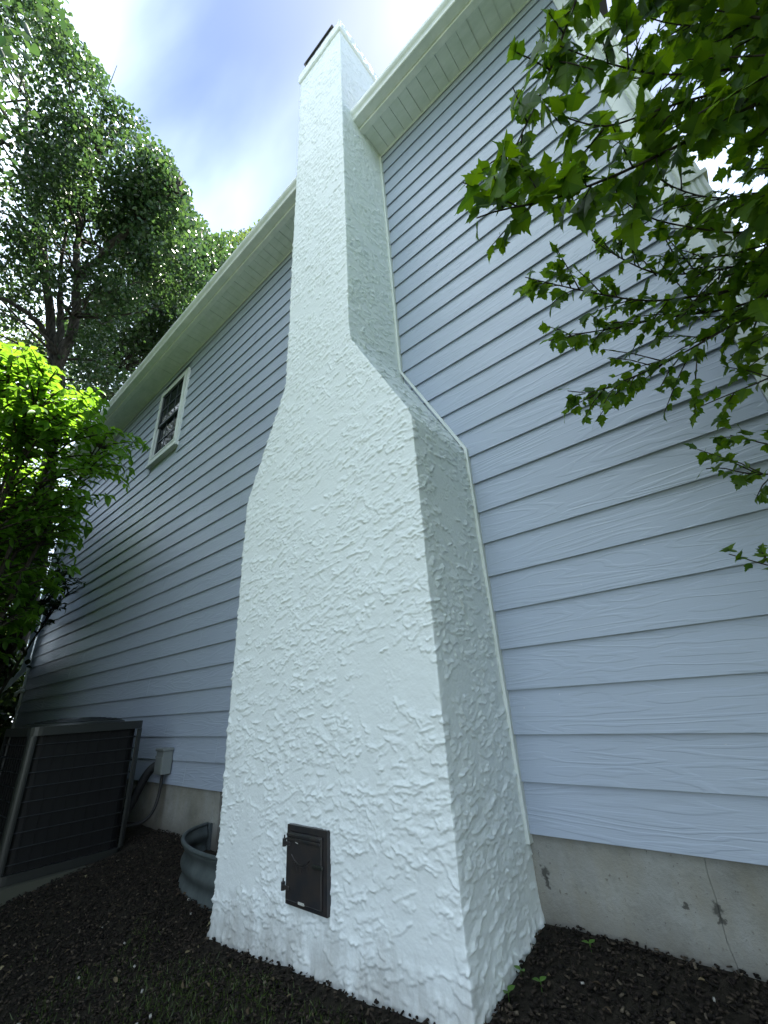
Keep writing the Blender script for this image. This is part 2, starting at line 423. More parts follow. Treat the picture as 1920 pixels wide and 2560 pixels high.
lx = np.concatenate([[-300, -120, -60, -30, -20], np.arange(-14, 14.1, 1.0), [20, 30, 60, 120, 300]])
lw = sheet('lawn', lx, np.array([-300, -120, -60, -30, -15, -8, -5, -4.2, -3.4, -2.9]), lambda X, Y: gz(X, Y) + np.where(Y > -3, -0.02, 0.03), M_LAWN)
sheet('back_lawn', lx, np.array([9.4, 12, 30, 60, 120, 300]), lambda X, Y: gz(X, Y) + 0.03, M_LAWN)

# ------------------------------------------------------------------ house
XL, XRC, YB = -9.0, 1.315, 9.0           # left corner, right corner, back
EX = 0.178
ZS = 5.44                                # soffit
X0, X1, XN0, XN1, DCH = -1.428, 0.002, -1.046, -0.408, 0.523   # chimney
ZSH0, ZSH1 = 1.83, 2.65                  # shoulders
house = thing('house', 'two-storey house with grey-blue lap siding, white eave and concrete foundation', 'house')

# sheathing behind the siding, with the side and back walls
m_ = MB()
m_.box(XL + 0.02, XRC - 0.02, 0.03, 0.12, 0.004, 5.7)
m_.box(XRC - 0.12, XRC - 0.02, 0.125, YB, -0.1, 5.7)
m_.box(XL + 0.02, XL + 0.12, 0.125, YB, -0.1, 5.7)
m_.box(XL + 0.02, XRC - 0.02, YB + 0.005, YB + 0.1, -0.1, 5.7)
m_.add([(XL + .05, 0.1, 5.7), (XL + .05, YB, 5.7), (XL + .05, YB / 2, 7.9), (XL + .1, 0.1, 5.7), (XL + .1, YB, 5.7), (XL + .1, YB / 2, 7.9)], [(0, 1, 2), (3, 5, 4)])
m_.add([(XRC - .05, 0.1, 5.7), (XRC - .05, YB, 5.7), (XRC - .05, YB / 2, 7.9), (XRC - .1, 0.1, 5.7), (XRC - .1, YB, 5.7), (XRC - .1, YB / 2, 7.9)], [(0, 2, 1), (3, 4, 5)])
m_.build('wall', M_SID, house)

# siding boards, one object each, lapped
_board = {}
def board(x0, x1, k, dy=0.0, top=None):
    L = round(x1 - x0, 3)
    key = (L, top)
    if key not in _board:
        zt = 0.205 if top is None else top
        mb = MB()
        t0 = 0.0135 * zt / 0.178
        e = 0.0012
        # section: drip edge slightly eased, back flat on the board below
        prof = [(0.0135, 0.009), (0.0045, 0.009), (0.004, 0.0), (e, 0.0), (0.0, e), (t0, zt), (t0 + 0.009, zt)]  # recess under the lip added to deepen the dark lap line
        mb.extrude(prof, 0, L)
        _board[key] = np_mesh('siding_board', mb.v, mb.f)
    o = link('siding_board', _board[key], M_SID, house, (x0, dy, k * EX + random.uniform(-0.0012, 0.0012)))
    o.rotation_euler = (0, random.uniform(-0.0004, 0.0004), 0)
    return o
WX0, WX1, WZ0, WZ1 = -5.06, -4.16, 3.88, 5.20      # window casing
NROW = 31
for k in range(NROW):
    z = k * EX
    top = None
    if z + 0.205 > ZS - 0.004: top = ZS - 0.004 - z
    if top is not None and top < 0.02: continue
    # right of the chimney
    xs = 0.0195 if z < ZSH0 - 0.22 else -0.3865
    board(xs, 1.262, k, random.uniform(-0.0006, 0.0006), top)
    # left of the chimney, in staggered lengths
    xe = X0 - 0.0 if z < ZSH0 - 0.22 else XN0 - 0.0
    xe -= 0.012
    cuts = [xe]
    xj = [-2.9, -4.45, -3.86, -5.3, -3.35, -2.45][(k * 5) % 6] - 0.0
    if k in (20, 19): xj = -3.86 - 0.45 * (20 - k)
    while xj > XL + 0.8:
        cuts.append(xj); xj -= 3.66
    cuts.append(XL + 0.09)
    for a, c in zip(cuts[1:], cuts[:-1]):
        segs = [(a + 0.0016, c - 0.0016)]
        if z < WZ1 - 0.01 and z + EX > WZ0 + 0.02:
            ns = []
            for (p, q) in segs:
                if q <= WX0 or p >= WX1: ns.append((p, q))
                else:
                    if p < WX0 - 0.05: ns.append((p, WX0 + 0.02))
                    if q > WX1 + 0.05: ns.append((WX1 - 0.02, q))
            segs = ns
        for (p, q) in segs:
            board(p, q, k, random.uniform(-0.0006, 0.0006), top)

# corner boards
def corner(x0, x1, name='corner_trim'):
    return MB().bbox(x0, x1, -0.012, 0.028, -0.03, ZS - 0.003, 0.003).build(name, M_TRIM, house)
corner(1.2635, XRC + 0.022)
corner(XL - 0.01, XL + 0.088)
# thin trim strips where the siding meets the chimney
t = MB(); t.box(0.001, 0.019, -0.016, 0.029, -0.032, ZSH0 + 0.005); t.build('chimney_trim', M_TRIM, house)
t = MB(); t.prism([(0.000, ZSH0 + 0.006), (0.0185, ZSH0 + 0.006), (XN1 + 0.0205, ZSH1 + 0.03), (XN1 + 0.002, ZSH1 + 0.03)], -0.016, 0.029); t.build('chimney_trim', M_TRIM, house)
t = MB(); t.box(XN1 + 0.001, XN1 + 0.0195, -0.016, 0.029, ZSH1 + 0.031, ZS - 0.002); t.build('chimney_trim', M_TRIM, house)
t = MB(); t.box(X0 - 0.014, X0 - 0.001, -0.012, 0.029, -0.03, ZSH0); t.build('chimney_trim', M_TRIM, house)

# soffit panels, one each, with a shallow lap groove
PW = 0.3048
sp = MB()
for k_ in range(3):
    g_ = 0.004 if k_ < 2 else 0.009
    sp.extrude([(-0.245, ZS + 0.010), (-0.245, ZS), (-0.011, ZS), (-0.011, ZS + 0.010)], PW / 3 * k_, PW / 3 * (k_ + 1) - g_)
sp.extrude([(-0.245, ZS + 0.016), (-0.245, ZS + 0.0105), (-0.011, ZS + 0.0105), (-0.011, ZS + 0.016)], -0.002, PW + 0.002)
spm = np_mesh('soffit_panel', sp.v, sp.f)
x = XL - 0.33
while x < XRC + 0.3:
    if not (XN0 - 0.24 < x < XN1 - 0.05) or True:
        link('soffit_panel', spm, M_SOF, house, (x, 0, random.uniform(-0.001, 0.001)))
    x += PW
t = MB(); t.box(XL - 0.33, XN0 - 0.002, -0.011, 0.0, ZS - 0.012, ZS + 0.012); t.build('soffit_channel', M_TRIM, house)
t = MB(); t.box(XN1 + 0.002, XRC + 0.35, -0.011, 0.0, ZS - 0.012, ZS + 0.012); t.build('soffit_channel', M_TRIM, house)
for (a, c) in ((XL - 0.33, XN0 - 0.003), (XN1 + 0.003, XRC + 0.35)):
    t = MB(); t.extrude([(-0.301, 5.60), (-0.301, 5.447), (-0.297, 5.437), (-0.246, 5.437), (-0.246, 5.446), (-0.275, 5.446), (-0.275, 5.60)], a, c)
    t.build('fascia', M_TRIM, house)
    # K-style gutter: flat bottom, ogee face, rolled lip; hollow inside
    outer = [(-0.303, 5.575), (-0.303, 5.462), (-0.378, 5.462), (-0.384, 5.468), (-0.386, 5.490), (-0.392, 5.506), (-0.405, 5.522), (-0.414, 5.538), (-0.417, 5.556), (-0.417, 5.572), (-0.413, 5.577), (-0.405, 5.577)]
    inner = [(-0.405, 5.571), (-0.411, 5.566), (-0.408, 5.540), (-0.400, 5.526), (-0.386, 5.510), (-0.380, 5.492), (-0.378, 5.468), (-0.309, 5.468), (-0.309, 5.575)]
    g = MB().extrude(outer + inner, a, c).build('gutter', M_TRIM, house)
    for ex in (a, c):
        q = MB(); s_ = 0.002 if ex == c else -0.002
        q.extrude([(y + (0.0 if True else 0), z) for y, z in outer], min(ex, ex + s_), max(ex, ex + s_)); q.build('gutter_end', M_TRIM, house)

# roof
t = MB()
for (y0, z0, y1, z1) in ((-0.36, 5.585, YB / 2, 8.02), (YB + 0.36, 5.585, YB / 2, 8.02)):
    for (xa, xb) in ((XL - 0.36, XN0 + 0.0), (XN1 - 0.0, XRC + 0.38)):
        t.add([(xa, y0, z0), (xb, y0, z0), (xb, y1, z1), (xa, y1, z1), (xa, y0, z0 + .03), (xb, y0, z0 + .03), (xb, y1, z1 + .03), (xa, y1, z1 + .03)],
              [(0, 3, 2, 1), (4, 5, 6, 7), (0, 1, 5, 4), (1, 2, 6, 5), (2, 3, 7, 6), (3, 0, 4, 7)])
# strip behind the chimney
yc = 0.14; zc = 5.585 + (yc + 0.36) * (8.02 - 5.585) / (YB / 2 + 0.36)
t.add([(XN0, yc, zc), (XN1, yc, zc), (XN1, YB / 2, 8.02), (XN0, YB / 2, 8.02)], [(0, 1, 2, 3)])
t.add([(XN0, YB + .36, 5.585), (XN1, YB + .36, 5.585), (XN1, YB / 2, 8.02), (XN0, YB / 2, 8.02)], [(3, 2, 1, 0)])
t.build('roof', M_ROOF, house)

# foundation, two pours with the crack between them, and the side
def wob(x, z): return x + 0.004 * math.sin(z * 37) + 0.003 * math.sin(z * 91 + 1)
zz = [-0.75 + 0.0535 * i for i in range(15)]
for side in (0, 1):
    pts = [(wob(0.603, z) + (0.0007 if side else -0.0007), z) for z in zz]
    pts = pts + ([(XRC - 0.02, zz[-1]), (XRC - 0.02, zz[0])] if side else [(X0 + 0.2, zz[-1]), (X0 + 0.2, zz[0])])
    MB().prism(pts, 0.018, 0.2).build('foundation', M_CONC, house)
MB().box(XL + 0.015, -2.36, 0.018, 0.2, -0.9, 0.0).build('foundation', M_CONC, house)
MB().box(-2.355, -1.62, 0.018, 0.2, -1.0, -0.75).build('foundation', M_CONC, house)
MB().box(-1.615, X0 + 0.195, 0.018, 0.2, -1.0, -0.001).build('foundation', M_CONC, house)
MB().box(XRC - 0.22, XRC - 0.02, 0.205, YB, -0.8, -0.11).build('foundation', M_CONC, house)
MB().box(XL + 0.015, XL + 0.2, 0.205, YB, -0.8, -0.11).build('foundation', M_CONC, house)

# upstairs window
win = MB()
CW = 0.085
def frame(mb, x0, x1, z0, z1, wd, y0, y1):
    mb.box(x0, x1, y0, y1, z1 - wd, z1); mb.box(x0, x1, y0, y1, z0, z0 + wd)
    mb.box(x0, x0 + wd, y0, y1, z0 + wd, z1 - wd); mb.box(x1 - wd, x1, y0, y1, z0 + wd, z1 - wd)
frame(win, WX0, WX1, WZ0, WZ1, CW, -0.026, 0.03)
wo = win.build('window', M_TRIM, house)
q = MB(); frame(q, WX0 + CW - 0.012, WX1 - CW + 0.012, WZ0 + CW - 0.012, WZ1 - CW + 0.012, 0.024, -0.032, -0.0265); q.build('frame', M_TRIM, wo)
MB().bbox(WX0 - 0.012, WX1 + 0.012, -0.045, 0.028, WZ0 - 0.035, WZ0 - 0.001, 0.003).build('sill', M_TRIM, wo)
ix0, ix1, iz0, iz1 = WX0 + CW, WX1 - CW, WZ0 + CW, WZ1 - CW
zm = (iz0 + iz1) / 2
q = MB(); frame(q, ix0, ix1, zm - 0.02, iz1, 0.035, -0.014, 0.006); q.build('sash', M_MUNT, wo)
q = MB(); frame(q, ix0, ix1, iz0, zm + 0.02, 0.035, 0.008, 0.027); q.build('sash', M_MUNT, wo)
for (z0, z1, yy) in ((zm, iz1, -0.002), (iz0, zm, 0.021)):
    MB().box(ix0 + 0.02, ix1 - 0.02, yy, yy + 0.004, z0 + 0.005, z1 - 0.02).build('pane', M_GLASS, wo)
    for f_ in (1 / 3, 2 / 3):
        xm = ix0 + (ix1 - ix0) * f_
        MB().box(xm - 0.008, xm + 0.008, yy - 0.005, yy - 0.001, z0 + 0.02, z1 - 0.03).build('muntin', M_MUNT, wo)
    zq = (z0 + z1) / 2
    MB().box(ix0 + 0.03, ix1 - 0.03, yy - 0.0105, yy - 0.0055, zq - 0.008, zq + 0.008).build('muntin', M_MUNT, wo)

# basement window behind the well
q = MB(); frame(q, -2.35, -1.62, -0.74, -0.004, 0.06, 0.03, 0.13); bw = q.build('window', M_MUNT, house)
MB().box(-2.29, -1.68, 0.10, 0.105, -0.68, -0.065).build('pane', M_GLASS, bw)

# downspouts: ribbed rectangular pipe
def pipe(path, wx, wy, name, parent):
    """rectangular ribbed pipe swept down a list of (x, y, z) centres (in the YZ plane)"""
    sec = []
    nr = 4
    for i in range(nr + 1):
        sec.append((-wx / 2 + wx * i / nr, -wy / 2))
        if i < nr: sec.append((-wx / 2 + wx * (i + 0.5) / nr, -wy / 2 + 0.007))
    sec += [(wx / 2, 0.0), (wx / 2 - 0.006, wy / 4), (wx / 2, wy / 2), (-wx / 2, wy / 2), (-wx / 2 + 0.006, wy / 4), (-wx / 2, 0.0)]
    vs = []; m = len(sec)
    P = [Vector(p) for p in path]
    for i, p in enumerate(P):
        t = (P[min(i + 1, len(P) - 1)] - P[max(i - 1, 0)]).normalized()
        nrm = Vector((1, 0, 0)).cross(t); nrm = -nrm if nrm.y > 0 else nrm     # outward, -Y-ish
        for (a, c_) in sec:
            vs.append(p + Vector((a, 0, 0)) - nrm * c_)
    fs = []
    for i in range(len(P) - 1):
        for k in range(m):
            fs.append((i * m + k, i * m + (k + 1) % m, (i + 1) * m + (k + 1) % m, (i + 1) * m + k))
    fs += [tuple(range(m - 1, -1, -1)), tuple(range((len(P) - 1) * m, len(P) * m))]
    return MB().add(vs, fs).build(name, M_TRIM, parent)
for (xd, zl) in ((XL + 0.035, 1.45), (1.374, -0.05)):
    ds = pipe([(xd, -0.35, 5.46), (xd, -0.34, 5.40), (xd, -0.09, 5.16), (xd, -0.064, 5.08), (xd, -0.064, zl)], 0.085, 0.07, 'downspout', house)
    for zb in (4.2, 2.6):
        MB().box(xd - 0.06, xd + 0.06, -0.104, -0.018, zb, zb + 0.025).build('strap', M_TRIM, ds)
    if zl > 0:
        pipe([(xd, -0.066, 1.47), (xd, -0.072, 1.40), (xd, -0.26, 1.12), (xd, -0.34, 1.03)], 0.092, 0.078, 'elbow', ds)
q = MB(); q.tube([(XL + 0.16, -0.001, 1.06), (XL + 0.16, -0.07, 1.06), (XL + 0.16, -0.10, 1.03), (XL + 0.16, -0.105, 0.98)], [0.035, 0.03, 0.028, 0.024], 10)
q.box(XL + 0.13, XL + 0.19, -0.065, -0.055, 1.07, 1.12)
q.build('hose_tap', M_TRIM, house, True)

# ------------------------------------------------------------------ chimney
chim = thing('chimney', 'tall white stucco chimney stepped in at two shoulders against the siding', 'chimney', (0, 0, 0))
ZT = 7.03
zs = [-0.62]
while zs[-1] < ZT:
    d_ = math.hypot(1.6, zs[-1] - 0.5)
    zs.append(zs[-1] + min(max(0.0036, 0.0021 * d_), 0.012))
zs[-1] = ZT
zs = np.array(zs)
NF, NS, NLs = 330, 135, 40
def edge_x(z, lo, hi):
    return np.interp(z, [-5, ZSH0 - .03, ZSH0 + .03, ZSH1 - .05, ZSH1 + .05, 10], [lo, lo, lo + (hi - lo) * .05, lo + (hi - lo) * .96, hi, hi])
xl = edge_x(zs, X0, XN0); xr = edge_x(zs, X1, XN1)
yb = np.where(zs > 5.3, 0.09, 0.035)
rows = []
# columns: left side (back to front), front, right side (front to back)
uL = np.linspace(0, 1, NLs, endpoint=False); uF = np.linspace(0, 1, NF, endpoint=False); uR = np.linspace(0, 1, NS)
Z = zs[:, None]
XLm = np.repeat(xl[:, None], NLs, 1); YLm = yb[:, None] + (-DCH - yb[:, None]) * uL[None]
XFm = xl[:, None] + (xr - xl)[:, None] * uF[None]; YFm = np.full_like(XFm, -DCH)
XRm = np.repeat(xr[:, None], NS, 1); YRm = -DCH + (yb[:, None] + DCH) * uR[None]
X = np.concatenate([XLm, XFm, XRm], 1); Y = np.concatenate([YLm, YFm, YRm], 1); Zm = np.repeat(Z, X.shape[1], 1)
# surface parameter: arc length round the corner
S = np.concatenate([XLm - (YLm + DCH) * 1.0 - 0.0, XFm, XRm + (YRm + DCH)], 1)
def trowel_map(s0, s1, z0, z1, res, seed=5, per_m2=830):
    """height map of skip-trowelled stucco: thousands of overlapping strokes, each feathered at its top and torn along its lower edge"""
    rs = np.random.default_rng(seed)
    ns, nz = int((s1 - s0) / res), int((z1 - z0) / res)
    sg = s0 + (np.arange(ns) + 0.5) * res; zg = z0 + (np.arange(nz) + 0.5) * res
    SS, ZZ = np.meshgrid(sg, zg)
    hm = (0.0020 * fbm(SS * 2.6, ZZ * 2.6, 3, 15) + 0.0007 * fbm(SS * 14, ZZ * 22, 3, 16)).astype(np.float32)
    lay = np.zeros_like(hm)
    count = int(per_m2 * (s1 - s0) * (z1 - z0))
    for k in range(count):
        cs, cz = rs.uniform(s0, s1), rs.uniform(z0, z1)
        if (cz > 2.75 and (cs > 0.12 or cs < -1.08)) or (cs < X0 - 0.03 and rs.uniform() < 0.85): continue
        dens = noise(np.array([cs * 2.1]), np.array([cz * 2.6]), 301)[0]
        if rs.uniform() > 0.95 + 1.3 * dens: continue
        L = 0.026 + 0.115 * rs.beta(1.4, 2.6); hgt = L * rs.uniform(0.26, 0.55) if L < 0.07 else rs.uniform(0.016, 0.036)
        th = rs.normal(0.16, 0.26) if rs.uniform() < 0.85 else rs.uniform(-1.2, 1.2)
        t = rs.uniform(0.0011, 0.0030) * (0.75 + 0.5 * min(L / 0.06, 1))
        R_ = L * 0.62 + 0.006
        i0 = max(int((cz - R_ - z0) / res), 0); i1 = min(int((cz + R_ - z0) / res) + 1, nz); j0 = max(int((cs - R_ - s0) / res), 0); j1 = min(int((cs + R_ - s0) / res) + 1, ns)
        if i1 <= i0 or j1 <= j0: continue
        x = SS[i0:i1, j0:j1] - cs; y = ZZ[i0:i1, j0:j1] - cz
        c, s_ = math.cos(th), math.sin(th)
        u = (x * c + y * s_) / L; v = (-x * s_ + y * c) / hgt
        ph = rs.uniform(0, 6.28, 4)
        rag = 0.40 * noise(u * 2.6 + ph[0] * 9, v * 0.25 + ph[1], 61) + 0.20 * noise(u * L * 130 + ph[2] * 9, v * 0.5, 62) + 0.08 * noise(u * L * 330 + ph[3], v, 63)
        bow = rs.uniform(0.3, 1.6)
        edge = -0.5 + bow * u * u + rag                    # torn lower edge
        d = (v - edge) * hgt                                 # metres above that edge
        endm = np.clip((0.5 - np.abs(u + 0.05 * np.sin(v * 9 + ph[1]))) * L / 0.005, 0, 1)
        up = np.clip((0.62 - v) / rs.uniform(0.5, 1.0), 0, 1)   # feathered top
        thin = 0.35 + 0.65 * sstep(-0.35, 0.25, noise(u * 2.2 + ph[2], v * 0.6 + ph[0], 64))
        m = np.clip(d / 0.0026, 0, 1) * endm * up * thin
        lip = np.exp(-((d - 0.004) / 0.0035) ** 2) * rs.uniform(0.1, 0.8)
        hh = t * m * (0.8 + lip)
        w_ = lay[i0:i1, j0:j1]
        np.maximum(w_ * 0.999, hh + 0.35 * np.minimum(w_, 0.004) * m, out=w_)
    rough = sstep(0.16, 0.36, fbm(SS * 6.5, ZZ * 8.5, 2, 91))
    hm += lay + rough * 0.0022 * np.maximum(fbm(SS * 70, ZZ * 85, 2, 92), -0.1) + 0.00045 * fbm(SS * 120, ZZ * 120, 2, 93)
    return hm
HRES, HS0, HZ0 = 0.003, -2.05, -0.66
HMAP = trowel_map(HS0, 0.64, HZ0, 7.08, HRES)
def sample(s_, z_):
    a = np.clip((s_ - HS0) / HRES - 0.5, 0, HMAP.shape[1] - 1.001); b = np.clip((z_ - HZ0) / HRES - 0.5, 0, HMAP.shape[0] - 1.001)
    i, j = a.astype(int), b.astype(int); fa, fb = a - i, b - j
    return (HMAP[j, i] * (1 - fa) + HMAP[j, i + 1] * fa) * (1 - fb) + (HMAP[j + 1, i] * (1 - fa) + HMAP[j + 1, i + 1] * fa) * fb
H = 1.9 * sample(S, Zm)
# lower hem: thick ragged smears where the coat was dragged to the soil
gl = gz(X, np.minimum(Y, 0))
hem = np.exp(-np.clip(Zm - gl - 0.012, 0, 9) / 0.045)
H = H + hem * (0.006 + 0.012 * np.clip(fbm(S * 16, Zm * 7, 3, 120) + 0.25, 0, 1))
nxn = np.concatenate([np.full(NLs, -1.0), np.zeros(NF), np.ones(NS)])
nyn = np.concatenate([np.zeros(NLs), np.full(NF, -1.0), np.zeros(NS)])
# eased, slightly knocked arrises
cdist = np.concatenate([np.abs(YLm + DCH), np.minimum(XFm - xl[:, None], xr[:, None] - XFm), np.abs(YRm + DCH)], 1)
ease = np.exp(-(cdist / 0.007) ** 2)
jag = 0.5 + 0.9 * fbm(np.zeros_like(Zm) + S * 0.5, Zm * 45, 3, 130)
col_l = NLs; col_r = NLs + NF
nX = np.repeat(nxn[None], len(zs), 0).copy(); nY = np.repeat(nyn[None], len(zs), 0).copy()
for ccol, sg in ((col_l, -1), (col_r, 1)):
    nX[:, ccol] = sg; nY[:, ccol] = -1
Xd = X + nX * (H - ease * 0.0035 * jag); Yd = Y + nY * (H - ease * 0.0035 * jag)
nr_, nc_ = X.shape
i = np.arange((nr_ - 1) * (nc_ - 1)); r_i, c_i = i // (nc_ - 1), i % (nc_ - 1); a_ = r_i * nc_ + c_i
quads = np.stack([a_, a_ + 1, a_ + nc_ + 1, a_ + nc_], 1)
stack = link('stack', np_mesh('stack', np.stack([Xd.ravel(), Yd.ravel(), Zm.ravel()], 1), quads, True), M_STU, chim)
# core that closes the back of the stack above the roof
MB().box(XN0 + 0.015, XN1 - 0.015, -DCH + 0.02, 0.088, 5.3, ZT + 0.01).build('stack_core', M_STU, chim)
# crown
def crown():
    nx_, nz_ = 260, 46
    x0, x1, y0, y1 = XN0 - 0.022, XN1 + 0.022, -DCH - 0.022, 0.112
    per = np.linspace(0, 1, nx_, endpoint=False)
    Lx, Ly = x1 - x0, y1 - y0; T = 2 * (Lx + Ly); s = per * T
    px_ = np.where(s < Lx, x0 + s, np.where(s < Lx + Ly, x1, np.where(s < 2 * Lx + Ly, x1 - (s - Lx - Ly), x0)))
    py_ = np.where(s < Lx, y0, np.where(s < Lx + Ly, y0 + (s - Lx), np.where(s < 2 * Lx + Ly, y1, y1 - (s - 2 * Lx - Ly))))
    tt = np.linspace(0, 1, nz_)
    zc = np.interp(tt, [0, 0.25, 0.8, 1], [7.025, 7.06, 7.205, 7.235]); inset = np.interp(tt, [0, 0.12, 0.25, 0.8, 1], [0.03, 0.010, 0, 0, 0.02])
    cx, cy = (x0 + x1) / 2, (y0 + y1) / 2
    Xc = cx + (px_ - cx)[None] * (1 - inset / (Lx / 2))[:, None]; Yc = cy + (py_ - cy)[None] * (1 - inset / (Ly / 2))[:, None]
    Zc = np.repeat(zc[:, None], nx_, 1)
    hn = 0.006 * fbm(np.repeat(s[None], nz_, 0) * 12, Zc * 20, 3, 150)
    k = 1 + hn / 0.33
    Xc = cx + (Xc - cx) * k; Yc = cy + (Yc - cy) * k
    vs = np.stack([Xc.ravel(), Yc.ravel(), Zc.ravel()], 1)
    fs = []
    for r in range(nz_ - 1):
        for c in range(nx_):
            fs.append((r * nx_ + c, r * nx_ + (c + 1) % nx_, (r + 1) * nx_ + (c + 1) % nx_, (r + 1) * nx_ + c))
    fs.append(tuple(range((nz_ - 1) * nx_, nz_ * nx_)))
    fs.append(tuple(range(nx_ - 1, -1, -1)))
    return link('crown', np_mesh('crown', vs, fs, False), M_STU, chim)
crown()
f_ = MB(); f_.bbox(-0.955, -0.515, -DCH - 0.012, 0.03, 7.236, 7.30, 0.006); fo = f_.build('flue_cap', M_FLUE, chim)
MB().bbox(-0.975, -0.495, -DCH - 0.03, 0.05, 7.3005, 7.322, 0.005).build('lid', M_FLUE, fo)

# cleanout door
DY = -DCH - 0.004
dx0, dx1, dz0, dz1 = -0.842, -0.604, -0.200, 0.045
f_ = MB(); frame(f_, dx0 - 0.004, dx1 + 0.012, dz0 - 0.012, dz1 + 0.012, 0.022, DY - 0.016, DY + 0.02)
door = f_.build('cleanout_door', M_IRON, chim)
p_ = MB(); p_.bbox(dx0 + 0.004, dx1 - 0.012, DY - 0.026, DY + 0.01, dz0 + 0.004, dz1 - 0.012, 0.004); p_.build('leaf', M_IRON, door)
MB().bbox(dx0 + 0.008, dx1 - 0.016, DY - 0.031, DY - 0.0262, dz1 - 0.040, dz1 - 0.030, 0.002).build('top_rib', M_IRON, door)
MB().bbox(dx0 + 0.008, dx1 - 0.016, DY - 0.031, DY - 0.0262, dz1 - 0.026, dz1 - 0.016, 0.002).build('top_rib', M_IRON, door)
for zc_ in (dz1 - 0.052, dz0 + 0.045):
    hq = MB(); hq.tube([(dx0 - 0.012, DY - 0.024, zc_ - 0.014), (dx0 - 0.012, DY - 0.024, zc_ + 0.014)], 0.0085, 10)
    hq.bbox(dx0 - 0.012, dx0 + 0.036, DY - 0.033, DY - 0.0262, zc_ - 0.007, zc_ + 0.007, 0.002)
    hq.tube([(dx0 - 0.012, DY - 0.024, zc_ + 0.012), (dx0 - 0.012, DY - 0.024, zc_ + 0.026)], 0.003, 6)
    hq.build('hinge', M_IRON, door)
lq = MB(); lq.bbox(dx1 - 0.058, dx1 + 0.004, DY - 0.037, DY - 0.027, -0.068, -0.055, 0.003); lq.build('latch', M_ACBODY, door)
# cast emblem: a sagging arc with a row of upright strokes under it
eq = MB()
arc = [(-0.80 + 0.115 * t_, DY - 0.027, -0.045 - 0.026 * (1 - (2 * t_ - 1) ** 2) + 0.006 * (0.5 - t_)) for t_ in np.linspace(0, 1, 15)]
eq.tube(arc, 0.0022, 6)
for t_ in np.linspace(0.08, 0.95, 10):
    xx = -0.80 + 0.115 * t_; zt_ = -0.053 - 0.024 * (1 - (2 * t_ - 1) ** 2)
    eq.box(xx - 0.002, xx + 0.002, DY - 0.0285, DY - 0.026, zt_ - 0.022 - 0.008 * ((int(t_ * 40)) % 2), zt_)
eq.build('cast_emblem', M_IRON, door)
MB().add([(-0.778, DY - 0.0268, 0.0), (-0.760, DY - 0.0268, -0.003), (-0.760, DY - 0.0268, 0.0005), (-0.778, DY - 0.0268, 0.0035)], [(0, 1, 2, 3)]).build('paint_nick', M_MARK, door)
MB().box(-0.752, -0.715, DY - 0.0275, DY - 0.012, dz0 + 0.004, dz0 + 0.012).build('paint_nick', M_MARK, door)

# ------------------------------------------------------------------ air conditioner on its pad
AX, AY = -3.0, -0.33
rot = 0.0
AW = 0.74
gpad = float(gz(-3.3, -0.7))
ac = thing('air_conditioner', 'dark outdoor air conditioner unit with wire guard beside the wall', 'air conditioner', (AX, AY, -0.375), rot)
# local frame: x from -AW..0 (right face at x=0), y from -AW..0, z 0..0.875
HT = 0.875
def rrect(x0, x1, y0, y1, r, n_=5):
    pts = []
    for (cx, cy, a0) in ((x1 - r, y1 - r, 0), (x0 + r, y1 - r, 90), (x0 + r, y0 + r, 180), (x1 - r, y0 + r, 270)):
        for k in range(n_ + 1):
            a = R(a0 + 90 * k / n_); pts.append((cx + r * math.cos(a), cy + r * math.sin(a)))
    return pts
def slab(mb, pts, z0, z1, grow=0.0):
    nn = len(pts)
    mb.add([(x, y, z0) for x, y in pts] + [(x, y, z1) for x, y in pts],
           [(i, (i + 1) % nn, nn + (i + 1) % nn, nn + i) for i in range(nn)] + [tuple(range(nn - 1, -1, -1)), tuple(range(nn, 2 * nn))])
q = MB(); slab(q, rrect(-AW, 0, -AW, 0, 0.07), 0.0, 0.05); q.build('base_pan', M_ACBODY, ac)
q = MB(); slab(q, rrect(-AW + 0.03, -0.03, -AW + 0.03, -0.03, 0.06), 0.051, HT - 0.056); q.build('coil', M_ACDARK, ac)
q = MB(); slab(q, rrect(-AW - 0.008, 0.008, -AW - 0.008, 0.008, 0.075), HT - 0.055, HT); q.build('top_panel', M_ACBODY, ac)
# domed fan cover
q = MB(); rings_ = [(0.335, HT + 0.001), (0.335, HT + 0.010), (0.30, HT + 0.022), (0.2, HT + 0.036), (0.1, HT + 0.044), (0.02, HT + 0.046)]
vs = [(-AW / 2 + r * math.cos(2 * math.pi * k / 32), -AW / 2 + r * math.sin(2 * math.pi * k / 32), z) for r, z in rings_ for k in range(32)]
fs = [(r * 32 + k, r * 32 + (k + 1) % 32, (r + 1) * 32 + (k + 1) % 32, (r + 1) * 32 + k) for r in range(5) for k in range(32)] + [tuple(range(160, 192))]
q.add(vs, fs); fc = q.build('fan_cover', M_ACBODY, ac, True)
for r in np.linspace(0.12, 0.31, 6):
    zz_ = np.interp(r, [0.02, 0.1, 0.2, 0.30, 0.335], [HT + .046, HT + .044, HT + .036, HT + .022, HT + .010]) + 0.004
    MB().tube([(-AW / 2 + r * math.cos(2 * math.pi * k / 28), -AW / 2 + r * math.sin(2 * math.pi * k / 28), zz_) for k in range(28)], 0.003, 5, True).build('grille_ring', M_WIRE, fc)
